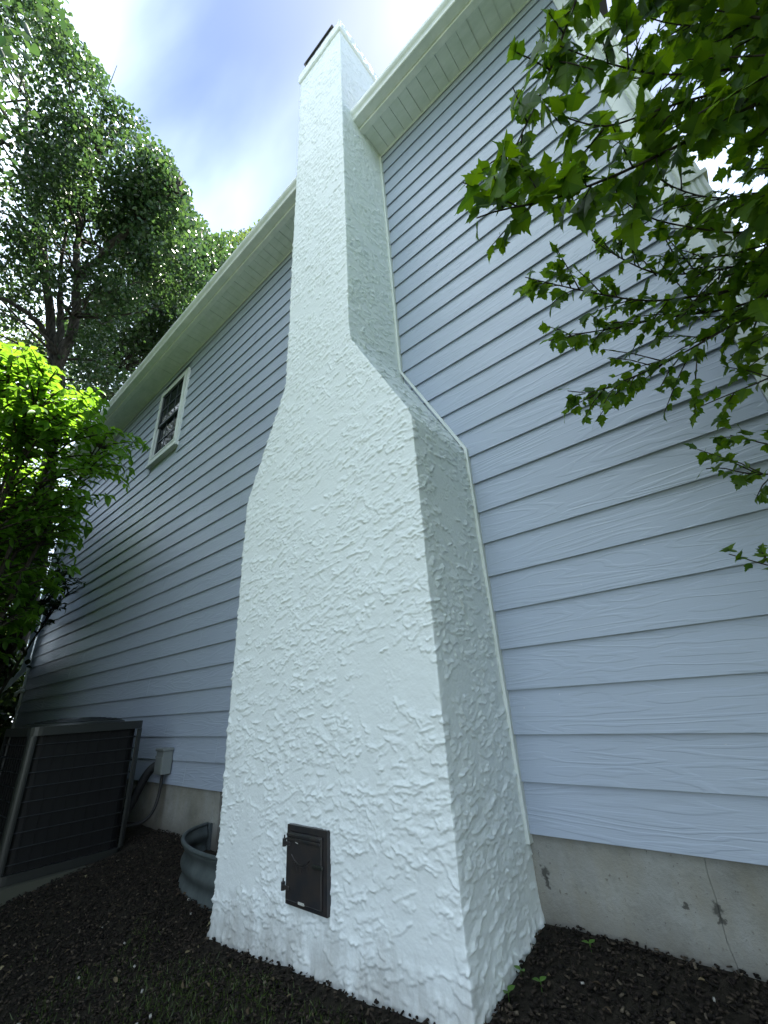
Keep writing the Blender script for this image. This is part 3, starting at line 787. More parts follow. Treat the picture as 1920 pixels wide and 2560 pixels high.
for (cx, cy) in ((-0.035, -0.035), (-AW + 0.035, -0.035), (-AW + 0.035, -AW + 0.035), (-0.035, -AW + 0.035)):
    sx = 1 if cx > -AW / 2 else -1; sy = 1 if cy > -AW / 2 else -1
    q = MB(); pts = [(cx + sx * 0.036 * math.cos(a) - 0 * sx, cy + sy * 0.036 * math.sin(a)) for a in np.linspace(-0.35, math.pi / 2 + 0.35, 8)]
    pts = pts + [(cx + sx * 0.02 * math.cos(a), cy + sy * 0.02 * math.sin(a)) for a in np.linspace(math.pi / 2 + 0.35, -0.35, 8)]
    slab(q, pts, 0.051, HT - 0.056); q.build('corner_post', M_ACBODY, ac)
loop = [(x, y) for x, y in rrect(-AW + 0.012, -0.012, -AW + 0.012, -0.012, 0.065)]
for k in range(9):
    zz_ = 0.10 + k * 0.083
    MB().tube([(x, y, zz_) for x, y in loop], 0.0035, 5, True).build('guard_wire', M_WIRE, ac)
q = MB()
for k in range(1, 10):
    c_ = -AW + 0.03 + (AW - 0.06) * k / 10
    for (x, y) in ((-0.016, c_), (-AW + 0.016, c_), (c_, -0.016), (c_, -AW + 0.016)):
        q.box(x - 0.0015, x + 0.0015, y - 0.0015, y + 0.0015, 0.052, HT - 0.057)
q.build('upright_wires', M_ACDARK, ac)
pad = thing('concrete_pad', 'low concrete pad under the air conditioner', 'pad', (AX, AY, -0.375), rot)
q = MB(); slab(q, rrect(-AW - 0.05, 0.05, -AW - 0.05, 0.07, 0.02), -0.19, -0.003); q.build('slab', M_PAD, pad)

# disconnect box, conduit, insulated lines
bx = thing('disconnect_box', 'small grey electrical box on the siding behind the air conditioner', 'electrical box', (-3.19, 0, 0.08))
MB().bbox(-0.065, 0.065, -0.085, -0.003, 0.0, 0.172, 0.004).build('case', M_BOX, bx)
MB().bbox(-0.075, 0.075, -0.095, -0.003, 0.1725, 0.195, 0.004).build('cover', M_BOX, bx)
MB().bbox(-0.055, 0.055, -0.0895, -0.0855, 0.02, 0.13, 0.0015).build('door', M_BOX, bx)
q = MB(); q.tube([(-0.10, -0.05, 0.0), (-0.10, -0.05, 0.12)], 0.02, 10); q.tube([(-0.10, -0.05, 0.12), (-0.10, -0.05, 0.135)], 0.025, 10); q.build('conduit_fitting', M_BOX, bx)
wp_ = thing('power_whip', 'thin black conduit curving from the grey box down to the air conditioner', 'cable')
q = MB(); pts = []
for t_ in np.linspace(0, 1, 18):
    p0_, p1_, p2_, p3_ = np.array((-3.17, -0.05, 0.079)), np.array((-3.17, -0.05, -0.20)), np.array((-3.10, -0.12, -0.26)), np.array((-3.16, -0.36, -0.22))
    pts.append(p0_ * (1 - t_) ** 3 + 3 * p1_ * t_ * (1 - t_) ** 2 + 3 * p2_ * t_ ** 2 * (1 - t_) + p3_ * t_ ** 3)
q.tube(pts, 0.013, 8); q.build('conduit', M_RUB, wp_, True)
ls = thing('line_set', 'thick black insulated pipe bending from the wall to the air conditioner', 'pipe')
q = MB(); pts = []
for t_ in np.linspace(0, 1, 18):
    p0_, p1_, p2_, p3_ = np.array((-3.40, 0.01, 0.14)), np.array((-3.42, -0.16, 0.10)), np.array((-3.30, -0.16, -0.30)), np.array((-3.30, -0.44, -0.24))
    pts.append(p0_ * (1 - t_) ** 3 + 3 * p1_ * t_ * (1 - t_) ** 2 + 3 * p2_ * t_ ** 2 * (1 - t_) + p3_ * t_ ** 3)
q.tube(pts, 0.034, 10); q.build('insulated_pipe', M_RUB, ls, True)

# ------------------------------------------------------------------ corrugated window well
well = thing('window_well', 'corrugated galvanised steel window well at the foot of the wall', 'window well', (-1.75, 0, 0))
ang = np.linspace(0, math.acos(-0.295 / 0.70), 60)
cxs = -0.70 * np.cos(ang); cys = -0.39 * np.sin(ang)
zw = np.linspace(-0.75, -0.215, 60)
vs = []; fs = []
for zi in zw:
    o_ = 0.011 * math.cos((zi + 0.215) / 0.105 * 2 * math.pi)
    for x_, y_ in zip(cxs, cys):
        L_ = math.hypot(x_, y_); vs.append((x_ * (1 + o_ / L_), y_ * (1 + o_ / L_), zi))
for r in range(59):
    for c_ in range(59):
        fs.append((r * 60 + c_, r * 60 + c_ + 1, (r + 1) * 60 + c_ + 1, (r + 1) * 60 + c_))
wsh = MB().add(vs, fs).build('shell', M_GALV, well, True)
so = wsh.modifiers.new('thick', 'SOLIDIFY'); so.thickness = 0.003; so.offset = -1
MB().tube([(x_ * 1.02, y_ * 1.02, -0.205) for x_, y_ in zip(cxs, cys)], 0.012, 8).build('rim', M_GALV, well, True)
for x_ in (-0.70,):
    MB().box(x_ - 0.03, x_ + 0.03, 0.004, 0.016, -0.75, -0.2).build('flange', M_GALV, well)

# ------------------------------------------------------------------ leaves
def leaf_simple(L=1.0, wd=0.42, fold=0.12, droop=0.18):
    """pointed oval leaf along +Y, folded on its midrib: 10 triangles"""
    ts = [0, 0.12, 0.35, 0.62, 0.85, 1.0]; ws = [0.0, 0.55, 1.0, 0.85, 0.38, 0.0]
    vs = []; 
    for t_, w_ in zip(ts, ws):
        z = -droop * t_ * t_
        vs.append((0, t_ * L, z * L))
        if 0 < t_ < 1:
            vs.append((-w_ * wd * L / 2, t_ * L, (z + fold * w_) * L)); vs.append((w_ * wd * L / 2, t_ * L, (z + fold * w_) * L))
    fs = [(0, 2, 1), (0, 1, 3)]
    for k in range(3):
        a = 1 + 3 * k
        fs += [(a, a + 1, a + 4), (a, a + 4, a + 3), (a, a + 3, a + 5), (a, a + 5, a + 2)]
    fs += [(10, 11, 13), (10, 13, 12)]
    return np.array(vs, float), fs
def leaf_lobed(seed, L=1.0):
    """three-lobed, coarsely toothed leaf"""
    rg = random.Random(seed)
    half = [(0.0, 0.0), (0.20, 0.03), (0.32, 0.16), (0.37, 0.30), (0.52, 0.42), (0.36, 0.46), (0.34, 0.55), (0.21, 0.55), (0.24, 0.68), (0.15, 0.72), (0.13, 0.84), (0.05, 0.88), (0.0, 1.02)]
    half = [(x * (1 + rg.uniform(-.15, .15)), y + rg.uniform(-.02, .02) if 0 < i < 12 else y) for i, (x, y) in enumerate(half)]
    droop = rg.uniform(0.1, 0.45); fold = rg.uniform(0.05, 0.30); tw = rg.uniform(-.25, .25)
    mid = [(0, y) for y in (0, 0.03, 0.16, 0.30, 0.42, 0.46, 0.55, 0.56, 0.68, 0.72, 0.84, 0.88, 1.02)]
    vs = []; fs = []
    def pz(x, y): return -droop * y * y + fold * abs(x) * 1.2 + tw * x * y - 0.25 * abs(x) ** 2
    for sgn in (-1, 1):
        b = len(vs)
        for (mx, my), (hx, hy) in zip(mid, half):
            vs.append((0, my, pz(0, my))); vs.append((sgn * hx, hy, pz(hx * sgn, hy)))
        for k in range(12):
            a = b + 2 * k
            f = (a, a + 1, a + 3, a + 2)
            fs.append(f if sgn > 0 else f[::-1])
    # petiole
    b = len(vs); vs += [(-0.012, -0.28, 0.05), (0.012, -0.28, 0.05), (0.014, 0.02, 0), (-0.014, 0.02, 0)]; fs.append((b, b + 1, b + 2, b + 3))
    return np.array(vs, float) * L, fs

def frames(dirs, ups):
    y = dirs / np.linalg.norm(dirs, axis=1, keepdims=True)
    x = np.cross(y, ups); x /= np.maximum(np.linalg.norm(x, axis=1, keepdims=True), 1e-6)
    z = np.cross(x, y)
    return np.stack([x, y, z], 2)              # columns
def batch(name, base_v, base_f, Rm, P, S, m, parent, kind=None):
    """many leaves joined into one mesh"""
    V = np.einsum('nij,kj->nki', Rm * S[:, None, None], base_v) + P[:, None, :]
    k = len(base_v)
    tri = []
    for f in base_f:
        if len(f) == 3: tri.append(f)
        else: tri += [(f[0], f[1], f[2]), (f[0], f[2], f[3])]
    F = (np.array(tri)[None] + (np.arange(len(P)) * k)[:, None, None]).reshape(-1, 3)
    o = link(name, np_mesh(name, V.reshape(-1, 3), F), m, parent)
    if kind: o['kind'] = kind
    return o
def unit(v): return v / np.maximum(np.linalg.norm(v, axis=-1, keepdims=True), 1e-9)
def split_leaves(name, metas, Rm, P, S, m, parent, nbig=290):
    """the leaves that show largest become objects, the rest one mass"""
    q = to_px(P); vis = (q[:, 0] > -20) & (q[:, 0] < 1940) & (q[:, 1] > -20) & (q[:, 1] < 2580) & (q[:, 2] > 0.1)
    size = np.where(vis, S / np.maximum(q[:, 2], 0.1), 0)
    order = np.argsort(-size); big = order[:nbig]; rest = order[nbig:]
    mes = [np_mesh(name, v, f) for v, f in metas]
    for me in mes: me.materials.append(m)
    for j, i in enumerate(big):
        o = bpy.data.objects.new(name, mes[j % len(mes)]); COL.objects.link(o); o.parent = parent
        M = Matrix.Identity(4)
        for a in range(3):
            for c in range(3): M[a][c] = Rm[i, a, c] * S[i]
            M[a][3] = P[i, a]
        o.matrix_local = M
    ch = np.array_split(rest, len(metas))
    V = []; F = []; base = 0
    for (bv, bf), ids in zip(metas, ch):
        if not len(ids): continue
        v = np.einsum('nij,kj->nki', Rm[ids] * S[ids][:, None, None], bv) + P[ids][:, None, :]
        tri = []
        for f in bf:
            tri += [f] if len(f) == 3 else [(f[0], f[1], f[2]), (f[0], f[2], f[3])]
        F.append((np.array(tri)[None] + (np.arange(len(ids)) * len(bv))[:, None, None]).reshape(-1, 3) + base)
        V.append(v.reshape(-1, 3)); base += len(ids) * len(bv)
    o = link('foliage', np_mesh('foliage', np.concatenate(V), np.concatenate(F)), m, parent); o['kind'] = 'stuff'

def bez(p0, p1, p2, n_):
    t_ = np.linspace(0, 1, n_)[:, None]
    return p0 * (1 - t_) ** 2 + 2 * p1 * t_ * (1 - t_) + p2 * t_ ** 2

# ---- tall trees at the left, beyond the corner of the house
SIL = np.array([(-400, -900), (-100, -320), (120, -150), (180, 40), (255, 150), (285, 215), (275, 250), (372, 290), (355, 325), (425, 400), (482, 480), (488, 520), (525, 540), (505, 590), (560, 570), (625, 565), (660, 540)])
def inside_sil(q, jit):
    ylim = np.interp(q[:, 0] + jit, SIL[:, 0], SIL[:, 1])
    d_ = q[:, 1] - q[:, 0]
    lump = (75 * noise(d_ / 150.0, q[:, 0] * 0 + 0.37, 207) + 26 * noise(d_ / 45.0, q[:, 0] * 0 + 4.1, 208)) * (q[:, 0] < 440)
    return q[:, 1] > ylim + 8 + lump
def crown_points(nclump, pxbox, tr, seed, noise_thr=-0.1, nscale=0.55):
    rg = np.random.default_rng(seed)
    x = rg.uniform(pxbox[0], pxbox[1], nclump * 6); y = rg.uniform(pxbox[2], pxbox[3], nclump * 6); t_ = rg.uniform(tr[0], tr[1], nclump * 6)
    P = CP + t_[:, None] * (CF + ((x - 960) / FPX)[:, None] * CR - ((y - 1280) / FPX)[:, None] * CU)
    ok = inside_sil(np.stack([x, y], 1), rg.normal(0, 14, len(x)))
    g = noise(P[:, 0] * 0.3 * nscale + P[:, 1] * nscale, P[:, 2] * nscale + P[:, 0] * 0.3 * nscale, seed) + 0.45 * noise(P[:, 1] * nscale * 2.7, P[:, 2] * nscale * 2.7, seed + 3)
    ok &= g > noise_thr
    ok &= P[:, 2] > 1.5
    return P[ok][:nclump]
LV, LF = leaf_simple(1, 0.72, 0.10, 0.15)
def tall_tree(name, label, clumps, nleaf, size, spread, mat_, limbs, seed, group='tall trees beyond the left corner of the house'):
    rg = np.random.default_rng(seed)
    base = limbs[0][0][0]
    tr = thing(name, label, 'tree', tuple(base), 0, group)
    off = np.array(base)
    for i, (pts, rad) in enumerate(limbs):
        pts = np.array(pts); 
        # wander a little
        d = np.linspace(0, 1, len(pts))
        tt = np.linspace(0, 1, max(12, 4 * len(pts)))
        sm = np.stack([np.interp(tt, d, pts[:, k]) for k in range(3)], 1)
        for _ in range(2): sm[1:-1] = (sm[:-2] + 2 * sm[1:-1] + sm[2:]) / 4
        sm[1:-1] += rg.normal(0, 0.03, (len(sm) - 2, 3))
        rr = np.interp(tt, [0, 1], rad)
        MB().tube(sm - off, list(rr), 9).build('trunk' if i == 0 else 'branch', M_BARK, tr, True)
    # fine twigs from limbs to clumps (one mesh: nobody could count them)
    lp = np.concatenate([np.array(p)[len(p) // 2 if i == 0 else 0:] for i, (p, r_) in enumerate(limbs)])
    tw = MB()
    for c_ in clumps[:: max(1, len(clumps) // 220)] if name != 'far_tree' else []:
        dd = np.linalg.norm(lp - c_, axis=1) + np.maximum(lp[:, 2] - c_[2], 0) * 2; s_ = lp[np.argmin(dd)]
        if np.linalg.norm(c_ - s_) > 2.8: continue
        mid = (s_ + c_) / 2 + np.array([0, 0, 0.15]) + rg.normal(0, 0.3, 3)
        tw.tube(list(bez(s_, mid, c_, 6) + np.concatenate([[[0, 0, 0]], rg.normal(0, 0.06, (5, 3))]) - off), [0.035, 0.03, 0.024, 0.018, 0.012, 0.006], 5)
    if tw.v:
        o = tw.build('twigs', M_BARK, tr, True); o['kind'] = 'stuff'
    n_ = len(clumps) * nleaf
    P = np.repeat(clumps, nleaf, 0) + rg.normal(0, 1, (n_, 3)) * np.array([spread, spread, spread * 0.6])
    q = to_px(P); keep = inside_sil(q[:, :2], rg.normal(0, 5, n_) + 4) | (q[:, 2] < 0.1)
    P = P[keep]; n_ = len(P)
    dr = unit(rg.normal(0, 1, (n_, 3)) + np.array([0, 0, -0.55])); up = unit(rg.normal(0, 0.7, (n_, 3)) + np.array([0, 0, 0.8]))
    S = rg.uniform(0.75, 1.25, n_) * size
    batch('crown', LV, LF, frames(dr, up), P - off, S, mat_, tr)
    return tr
def A(x, y, t): return tuple(at(x, y, t))
T1 = 10.6
tb = at(20, 1700, 9.6); tb0 = np.array([tb[0], tb[1], float(gz(tb[0], tb[1])) - 0.1])
limbs1 = [([tuple(tb0), A(20, 1700, 9.6), A(60, 1560, 9.6), A(100, 1380, 9.7), A(118, 1200, 9.9), A(140, 1040, 10.2), A(137, 930, 10.3), A(120, 730, 10.9), A(98, 570, 11.4), A(62, 460, 11.8), A(70, 250, 12.4)], (0.21, 0.05)),
          ([A(140, 1030, 10.2), A(152, 900, 10.2), A(183, 793, 10.2), A(195, 691, 10.4), A(196, 600, 10.8), A(215, 470, 11.2), A(250, 380, 11.4)], (0.14, 0.03)),
          ([A(190, 700, 10.4), A(260, 630, 10.2), A(346, 545, 10.0), A(390, 515, 9.9), A(440, 480, 9.8)], (0.09, 0.02)),
          ([A(142, 930, 10.3), A(148, 800, 10.5), A(146, 712, 10.7), A(170, 560, 11.2)], (0.10, 0.03)),
          ([A(128, 850, 10.5), A(81, 789, 10.1), A(0, 748, 9.8), A(-80, 700, 9.6)], (0.08, 0.03)),
          ([A(-60, 360, 10.2), A(0, 362, 10.4), A(49, 362, 10.7), A(98, 380, 11), A(150, 392, 11.3)], (0.06, 0.03))]
cl = np.concatenate([crown_points(480, (-330, 470, -420, 700), (9.2, 12.2), 21, 0.22, 0.75), crown_points(110, (-200, 330, 640, 1050), (10, 12.5), 22, 0.2, 0.8), crown_points(130, (250, 500, 390, 760), (9.4, 11), 23, -0.05, 0.9)])
over = np.stack([np.random.default_rng(29).uniform(a_, b_, 1500) for a_, b_ in ((-11, -2.2), (-7, -1.0), (6.5, 12.5))], 1)  # unseen crown clumps added overhead to shade the left wall
for k_, (a_, b_) in enumerate(((-11, -2.2), (-7, -1.0), (6.5, 12.5))): over[:, k_] = np.random.default_rng(290 + k_).uniform(a_, b_, 1500)
q_ = to_px(over); over = over[((q_[:, 2] < 0.1) | ((q_[:, 0] < -60) | (q_[:, 1] < -90)) & inside_sil(q_[:, :2], 0.0)) & (over[:, 0] < -2.2)][:420]
cl = np.concatenate([cl, over])
tall_tree('tall_tree', 'tallest tree with forked grey trunk and glossy crown at upper left', cl, 84, 0.10, 0.24, M_LEAF_TALL, limbs1, 31)
b2 = at(400, 1400, 15.5); b2[2] = -0.6
limbs2 = [([tuple(b2), A(402, 1000, 15), A(408, 860, 15), A(415, 790, 15), A(440, 720, 15), A(470, 650, 15), A(490, 600, 15)], (0.2, 0.04)),
          ([A(412, 800, 15), A(385, 730, 14.6), A(370, 660, 14.3)], (0.08, 0.03)),
          ([A(250, 980, 13.6), A(290, 930, 14), A(350, 870, 14.5), A(404, 850, 15)], (0.05, 0.08))]
cl = np.concatenate([crown_points(330, (330, 560, 530, 900), (13, 17), 24, -0.05), crown_points(200, (180, 440, 760, 1080), (13, 17), 25, 0.0)])
tall_tree('leaning_tree', 'thinner tree behind the forked one, its crown touching the gutter line', cl, 55, 0.115, 0.36, M_LEAF_TALL, limbs2, 32)
b3 = at(600, 1300, 19); b3[2] = -0.6
limbs3 = [([tuple(b3), A(602, 800, 18), A(606, 680, 18), A(610, 610, 18)], (0.16, 0.04))]
cl = crown_points(170, (490, 720, 550, 780), (16.5, 19.5), 26, -0.3)
tall_tree('far_tree', 'distant treetop just showing above the gutter left of the chimney', cl, 55, 0.12, 0.38, M_LEAF_FAR, limbs3, 33)
b4 = at(40, 1500, 19); b4[2] = -0.6
limbs4 = [([tuple(b4), A(42, 1300, 19), A(48, 1100, 19), A(55, 950, 19), A(60, 860, 19)], (0.2, 0.05))]
cl = np.concatenate([crown_points(280, (-150, 190, 800, 1300), (17, 21), 27, -0.1), crown_points(160, (-150, 120, 1250, 1640), (17, 22), 28, 0.05)])
tall_tree('pale_tree', 'paler sunlit tree low behind the forked trunk at far left', cl, 50, 0.13, 0.42, M_LEAF_FAR, limbs4, 34)

b5 = np.array([-9.7, -2.6, float(gz(-9.7, -2.6)) - 0.1])  # bush added behind the shrub to darken reflections in the siding
limbs5 = [([tuple(b5), (-9.7, -2.55, 0.8), (-9.65, -2.5, 2.2), (-9.6, -2.4, 3.6)], (0.07, 0.02)), ([(-9.68, -2.55, 0.9), (-9.5, -3.1, 2.0), (-9.4, -3.4, 3.2)], (0.04, 0.015)), ([(-9.66, -2.55, 1.3), (-9.5, -1.9, 2.4), (-9.5, -1.5, 3.3)], (0.04, 0.015))]
rg5 = np.random.default_rng(45)
cl = np.stack([rg5.normal(-9.6, 0.75, 1100), rg5.uniform(-5.0, -0.55, 1100), np.concatenate([rg5.uniform(-0.3, 5.2, 700), rg5.uniform(-0.4, 1.3, 400)])], 1)
ex = np.stack([rg5.uniform(-11.2, -9.7, 420), rg5.uniform(-0.6, 3.2, 420), rg5.uniform(-0.4, 2.4, 420)], 1); q = to_px(ex); ex = ex[q[:, 1] > 1655]
q = to_px(cl); cl = cl[(cl[:, 2] < 5.0 - 0.35 * np.abs(cl[:, 1] + 2.4)) & ~((q[:, 1] > 1440) & (q[:, 1] < 1650) & (q[:, 0] > -30)) & ~((q[:, 1] < 1010) & (q[:, 0] > -30)) & (q[:, 0] < 165)]
cl = np.concatenate([cl, ex])
tall_tree('dark_bush', 'dark bush filling the gap behind the sunlit shrub, added to darken siding reflections', cl, 40, 0.12, 0.22, M_LEAF_D, limbs5, 35, None)

# ---- bushy shrub at the left, in front of the house corner
def spray_set(tips, stems, rg, nleaf, step, size, droop, twig):
    """opposite pairs of leaves along arching sprays; returns arrays and adds wood to twig"""
    Pp = []; Dd = []; Uu = []; Ss = []
    for tip in tips:
        j = np.argmin(np.linalg.norm(stems - tip, axis=1) + 2.0 * np.maximum(stems[:, 2] - tip[2] + 0.1, 0) + rg.uniform(0, 0.5, len(stems)))
        s_ = stems[j]
        L_ = np.linalg.norm(tip - s_)
        mid = (s_ + tip) / 2 + np.array([0, 0, 0.22 * L_])
        cv = bez(s_, mid, tip, 14)
        twig.tube(list(cv[::2]), list(np.linspace(0.012, 0.003, 7)), 5)
        seg = np.linalg.norm(np.diff(cv, axis=0), axis=1); cum = np.concatenate([[0], np.cumsum(seg)]); tot = cum[-1]
        s0 = max(0.15 * tot, tot - nleaf * step)
        for d_ in np.arange(s0, tot + 0.001, step):
            p = np.array([np.interp(d_, cum, cv[:, k]) for k in range(3)])
            i_ = min(np.searchsorted(cum, d_), 13); tg = unit(cv[i_] - cv[max(i_ - 1, 0)])
            sd_ = unit(np.cross(tg, [0, 0, 1.0]) + rg.normal(0, 0.15, 3))
            for sg in (-1, 1):
                Pp.append(p + rg.normal(0, 0.008, 3)); Dd.append(unit(tg * rg.uniform(0.5, 1.0) + sg * sd_ * rg.uniform(0.6, 1.0) + np.array([0, 0, -droop * rg.uniform(0.3, 1.3)])))
                Uu.append(unit(np.array([0, 0, 1.0]) + rg.normal(0, 0.3, 3))); Ss.append(size * rg.uniform(0.7, 1.2))
        Pp.append(tip); Dd.append(unit(cv[-1] - cv[-2] + np.array([0, 0, -droop * 0.6]))); Uu.append(unit(np.array([0, 0, 1.0]) + rg.normal(0, 0.3, 3))); Ss.append(size * rg.uniform(0.8, 1.25))
    return np.array(Pp), np.array(Dd), np.array(Uu), np.array(Ss)
rg = np.random.default_rng(51)
SB = np.array([-4.75, -1.45, float(gz(-4.75, -1.45)) - 0.05])
shrub = thing('leafy_shrub', 'large leafy shrub with sunlit yellow-green top before the house corner', 'shrub', tuple(SB))
stems = []
for (x, y, t_) in ((30, 900, 4.1), (110, 960, 4.2), (190, 1020, 4.5), (60, 1050, 4.4), (250, 1120, 4.9), (-60, 960, 4.0), (150, 1180, 4.7), (-120, 1100, 4.1), (40, 1250, 4.6), (-200, 1000, 3.8)):
    e_ = at(x, y, t_); mid = SB * 0.45 + e_ * 0.55; mid[2] = SB[2] + (e_[2] - SB[2]) * 0.62; mid[:2] = SB[:2] * 0.7 + e_[:2] * 0.3
    cv = bez(SB + rg.normal(0, 0.06, 3) * np.array([1, 1, 0]), mid, e_, 24)
    MB().tube(list(cv - SB), list(np.linspace(0.035, 0.008, 24)), 7).build('stem', M_TWIG, shrub, True)
    stems.append(cv[7:])
stems = np.concatenate(stems)
SHP = np.array([(-300, 800), (-100, 820), (0, 862), (60, 868), (110, 905), (160, 925), (165, 965), (230, 975), (262, 1010), (300, 1060), (372, 1105)])
def shrub_tips(n_, box, tr):
    out_ = []
    while len(out_) < n_:
        x = rg.uniform(box[0], box[1]); y = rg.uniform(box[2], box[3]); t_ = rg.uniform(*tr)
        if y < np.interp(x, SHP[:, 0], SHP[:, 1]) + rg.normal(0, 8): continue
        if y > 1120 and x > 372 - (y - 1110) * 0.62: continue
        p = at(x, y, t_)
        if p[1] > -0.12 and p[0] > XL - 0.3: continue
        out_.append(p)
    return np.array(out_)
twig = MB()
tips = np.concatenate([shrub_tips(320, (-420, 260, 830, 1080), (3.7, 5.0)), shrub_tips(260, (-420, 370, 1020, 1300), (3.9, 5.4)), shrub_tips(380, (-420, 240, 1230, 1640), (4.0, 5.2)),
                       np.array([at(368, 1112, 5.3), at(330, 1150, 5.3), at(318, 1215, 5.3), at(240, 1250, 5.0), at(262, 1020, 4.6), at(245, 975, 4.4), at(155, 925, 4.2), at(60, 872, 4.0), at(100, 890, 4.1)])])
P_, D_, U_, S_ = spray_set(tips, stems, rg, 9, 0.075, 0.105, 0.35, twig)
twig.v = [tuple(np.array(v) - SB) for v in twig.v]
o = twig.build('twigs', M_TWIG, shrub, True); o['kind'] = 'stuff'
split_leaves('leaf', [leaf_simple(1, 0.46, 0.10, 0.2), leaf_simple(1, 0.5, 0.16, 0.35), leaf_simple(1, 0.42, 0.05, 0.1)], frames(D_, U_), P_ - SB, S_, M_LEAF_L, shrub)

# ---- small-leaved shrub low by the corner, in front of the downspout
rg = np.random.default_rng(61)
SB2 = np.array([-6.9, -0.95, float(gz(-6.9, -0.95)) - 0.05])
sh2 = thing('dark_shrub', 'dark small-leaved shrub low before the downspout at the left corner', 'shrub', tuple(SB2))
stems = []
for (x, y, t_) in ((90, 1400, 6.6), (150, 1440, 6.8), (40, 1440, 6.4), (170, 1480, 6.9), (-30, 1480, 6.2), (90, 1520, 6.5)):
    e_ = at(x, y, t_); mid = (SB2 + e_) / 2; mid[2] = SB2[2] + (e_[2] - SB2[2]) * 0.7
    cv = bez(SB2 + rg.normal(0, 0.05, 3) * np.array([1, 1, 0]), mid, e_, 20)
    MB().tube(list(cv - SB2), list(np.linspace(0.03, 0.006, 20)), 6).build('stem', M_TWIG, sh2, True)
    stems.append(cv[6:])
stems = np.concatenate(stems)
tips = []
while len(tips) < 420:
    x = rg.uniform(-160, 215); y = rg.uniform(1340, 1700); t_ = rg.uniform(5.8, 7.2)
    if x > 215 - abs(y - 1460) * 0.75: continue
    if y > 1560 and x > 20: continue
    p = at(x, y, t_)
    if p[1] > -0.1: continue
    tips.append(p)
tips += [at(215, 1458, 7.0), at(205, 1478, 7.0), at(150, 1505, 6.8), at(135, 1548, 6.6), at(110, 1385, 6.7)]
twig = MB()
P_, D_, U_, S_ = spray_set(np.array(tips), stems, rg, 9, 0.06, 0.075, 0.2, twig)
twig.v = [tuple(np.array(v) - SB2) for v in twig.v]
o = twig.build('twigs', M_TWIG, sh2, True); o['kind'] = 'stuff'
lv, lf = leaf_simple(1, 0.5, 0.1, 0.2)
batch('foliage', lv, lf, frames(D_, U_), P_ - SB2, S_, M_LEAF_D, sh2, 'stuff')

# ---- lobed-leaf tree overhanging from the right
rg = np.random.default_rng(71)
TB = np.array([2.05, -0.95, float(gz(2.05, -0.95)) - 0.05])
rt = thing('overhanging_tree', 'tree with lobed toothed leaves reaching in from the right edge', 'tree', tuple(TB))
HUB = np.array([1.95, -0.95, 1.05])
MB().tube(list(bez(TB, np.array([2.08, -0.9, 0.4]), HUB, 12) - TB), list(np.linspace(0.05, 0.035, 12)), 9).build('trunk', M_TWIG, rt, True)
BR = [  # (photo pixel, depth) along each limb from its tip; then back to the hub
    [(1192, 545, 0.96), (1245, 519, 0.98), (1322, 515, 1.0), (1380, 500, 1.02), (1457, 471, 1.05), (1554, 433, 1.08), (1723, 351, 1.12), (1920, 245, 1.15)],
    [(1240, 470, 1.0), (1260, 433, 1.02), (1298, 346, 1.06), (1361, 216, 1.12), (1425, 40, 1.2), (1500, -160, 1.3), (1720, -260, 1.3)],
    [(1400, 115, 1.12), (1470, 145, 1.13), (1546, 165, 1.14), (1640, 190, 1.15), (1800, 180, 1.15), (1960, 140, 1.15)],
    [(1407, 291, 1.05), (1452, 304, 1.06), (1495, 327, 1.07), (1533, 316, 1.08), (1600, 290, 1.1), (1720, 250, 1.12), (1930, 200, 1.12)],
    [(1540, 481, 1.25), (1578, 524, 1.26), (1641, 553, 1.26), (1723, 568, 1.25), (1843, 587, 1.22), (1960, 560, 1.2)],
    [(1313, 693, 1.5), (1390, 712, 1.46), (1457, 727, 1.42), (1554, 746, 1.38), (1626, 756, 1.34), (1747, 741, 1.3), (1920, 708, 1.22)],
    [(1371, 852, 1.5), (1457, 833, 1.46), (1554, 818, 1.42), (1674, 790, 1.36), (1795, 780, 1.3), (1930, 741, 1.22)],
    [(1419, 977, 1.5), (1486, 987, 1.46), (1554, 953, 1.42), (1650, 915, 1.38), (1747, 862, 1.33), (1819, 814, 1.28), (1940, 765, 1.2)],
    [(1752, 1016, 1.34), (1795, 997, 1.32), (1867, 968, 1.28), (1940, 940, 1.22)],
    [(1765, 1172, 1.34), (1800, 1160, 1.33), (1840, 1182, 1.31), (1940, 1190, 1.22)],
    [(1825, 1088, 1.32), (1870, 1098, 1.3), (1950, 1120, 1.22)],
    [(1822, 1385, 1.3), (1870, 1398, 1.27), (1950, 1425, 1.2)],
    [(1610, 420, 1.3), (1680, 470, 1.3), (1780, 500, 1.28), (1950, 480, 1.2)],
    [(1560, 20, 1.4), (1660, 60, 1.4), (1800, 70, 1.35), (1960, 60, 1.3)],
    [(1640, 640, 1.34), (1720, 650, 1.32), (1820, 640, 1.28), (1960, 600, 1.2)],
    [(1480, 600, 1.4), (1540, 640, 1.38), (1640, 690, 1.34), (1780, 680, 1.28), (1950, 640, 1.2)],
]
Pl = []; Dl = []; Ul = []; Sl = []
def put_leaf(p, d, size, up=None):
    d = unit(d)
    Pl.append(p); Dl.append(d)
    u = up if up is not None else unit(np.array([rg.normal(0, 0.5), rg.normal(0, 0.5) - 0.25, 0.8])); Ul.append(u)
    Sl.append(size * rg.uniform(0.45, 1.2))
rtw = MB()
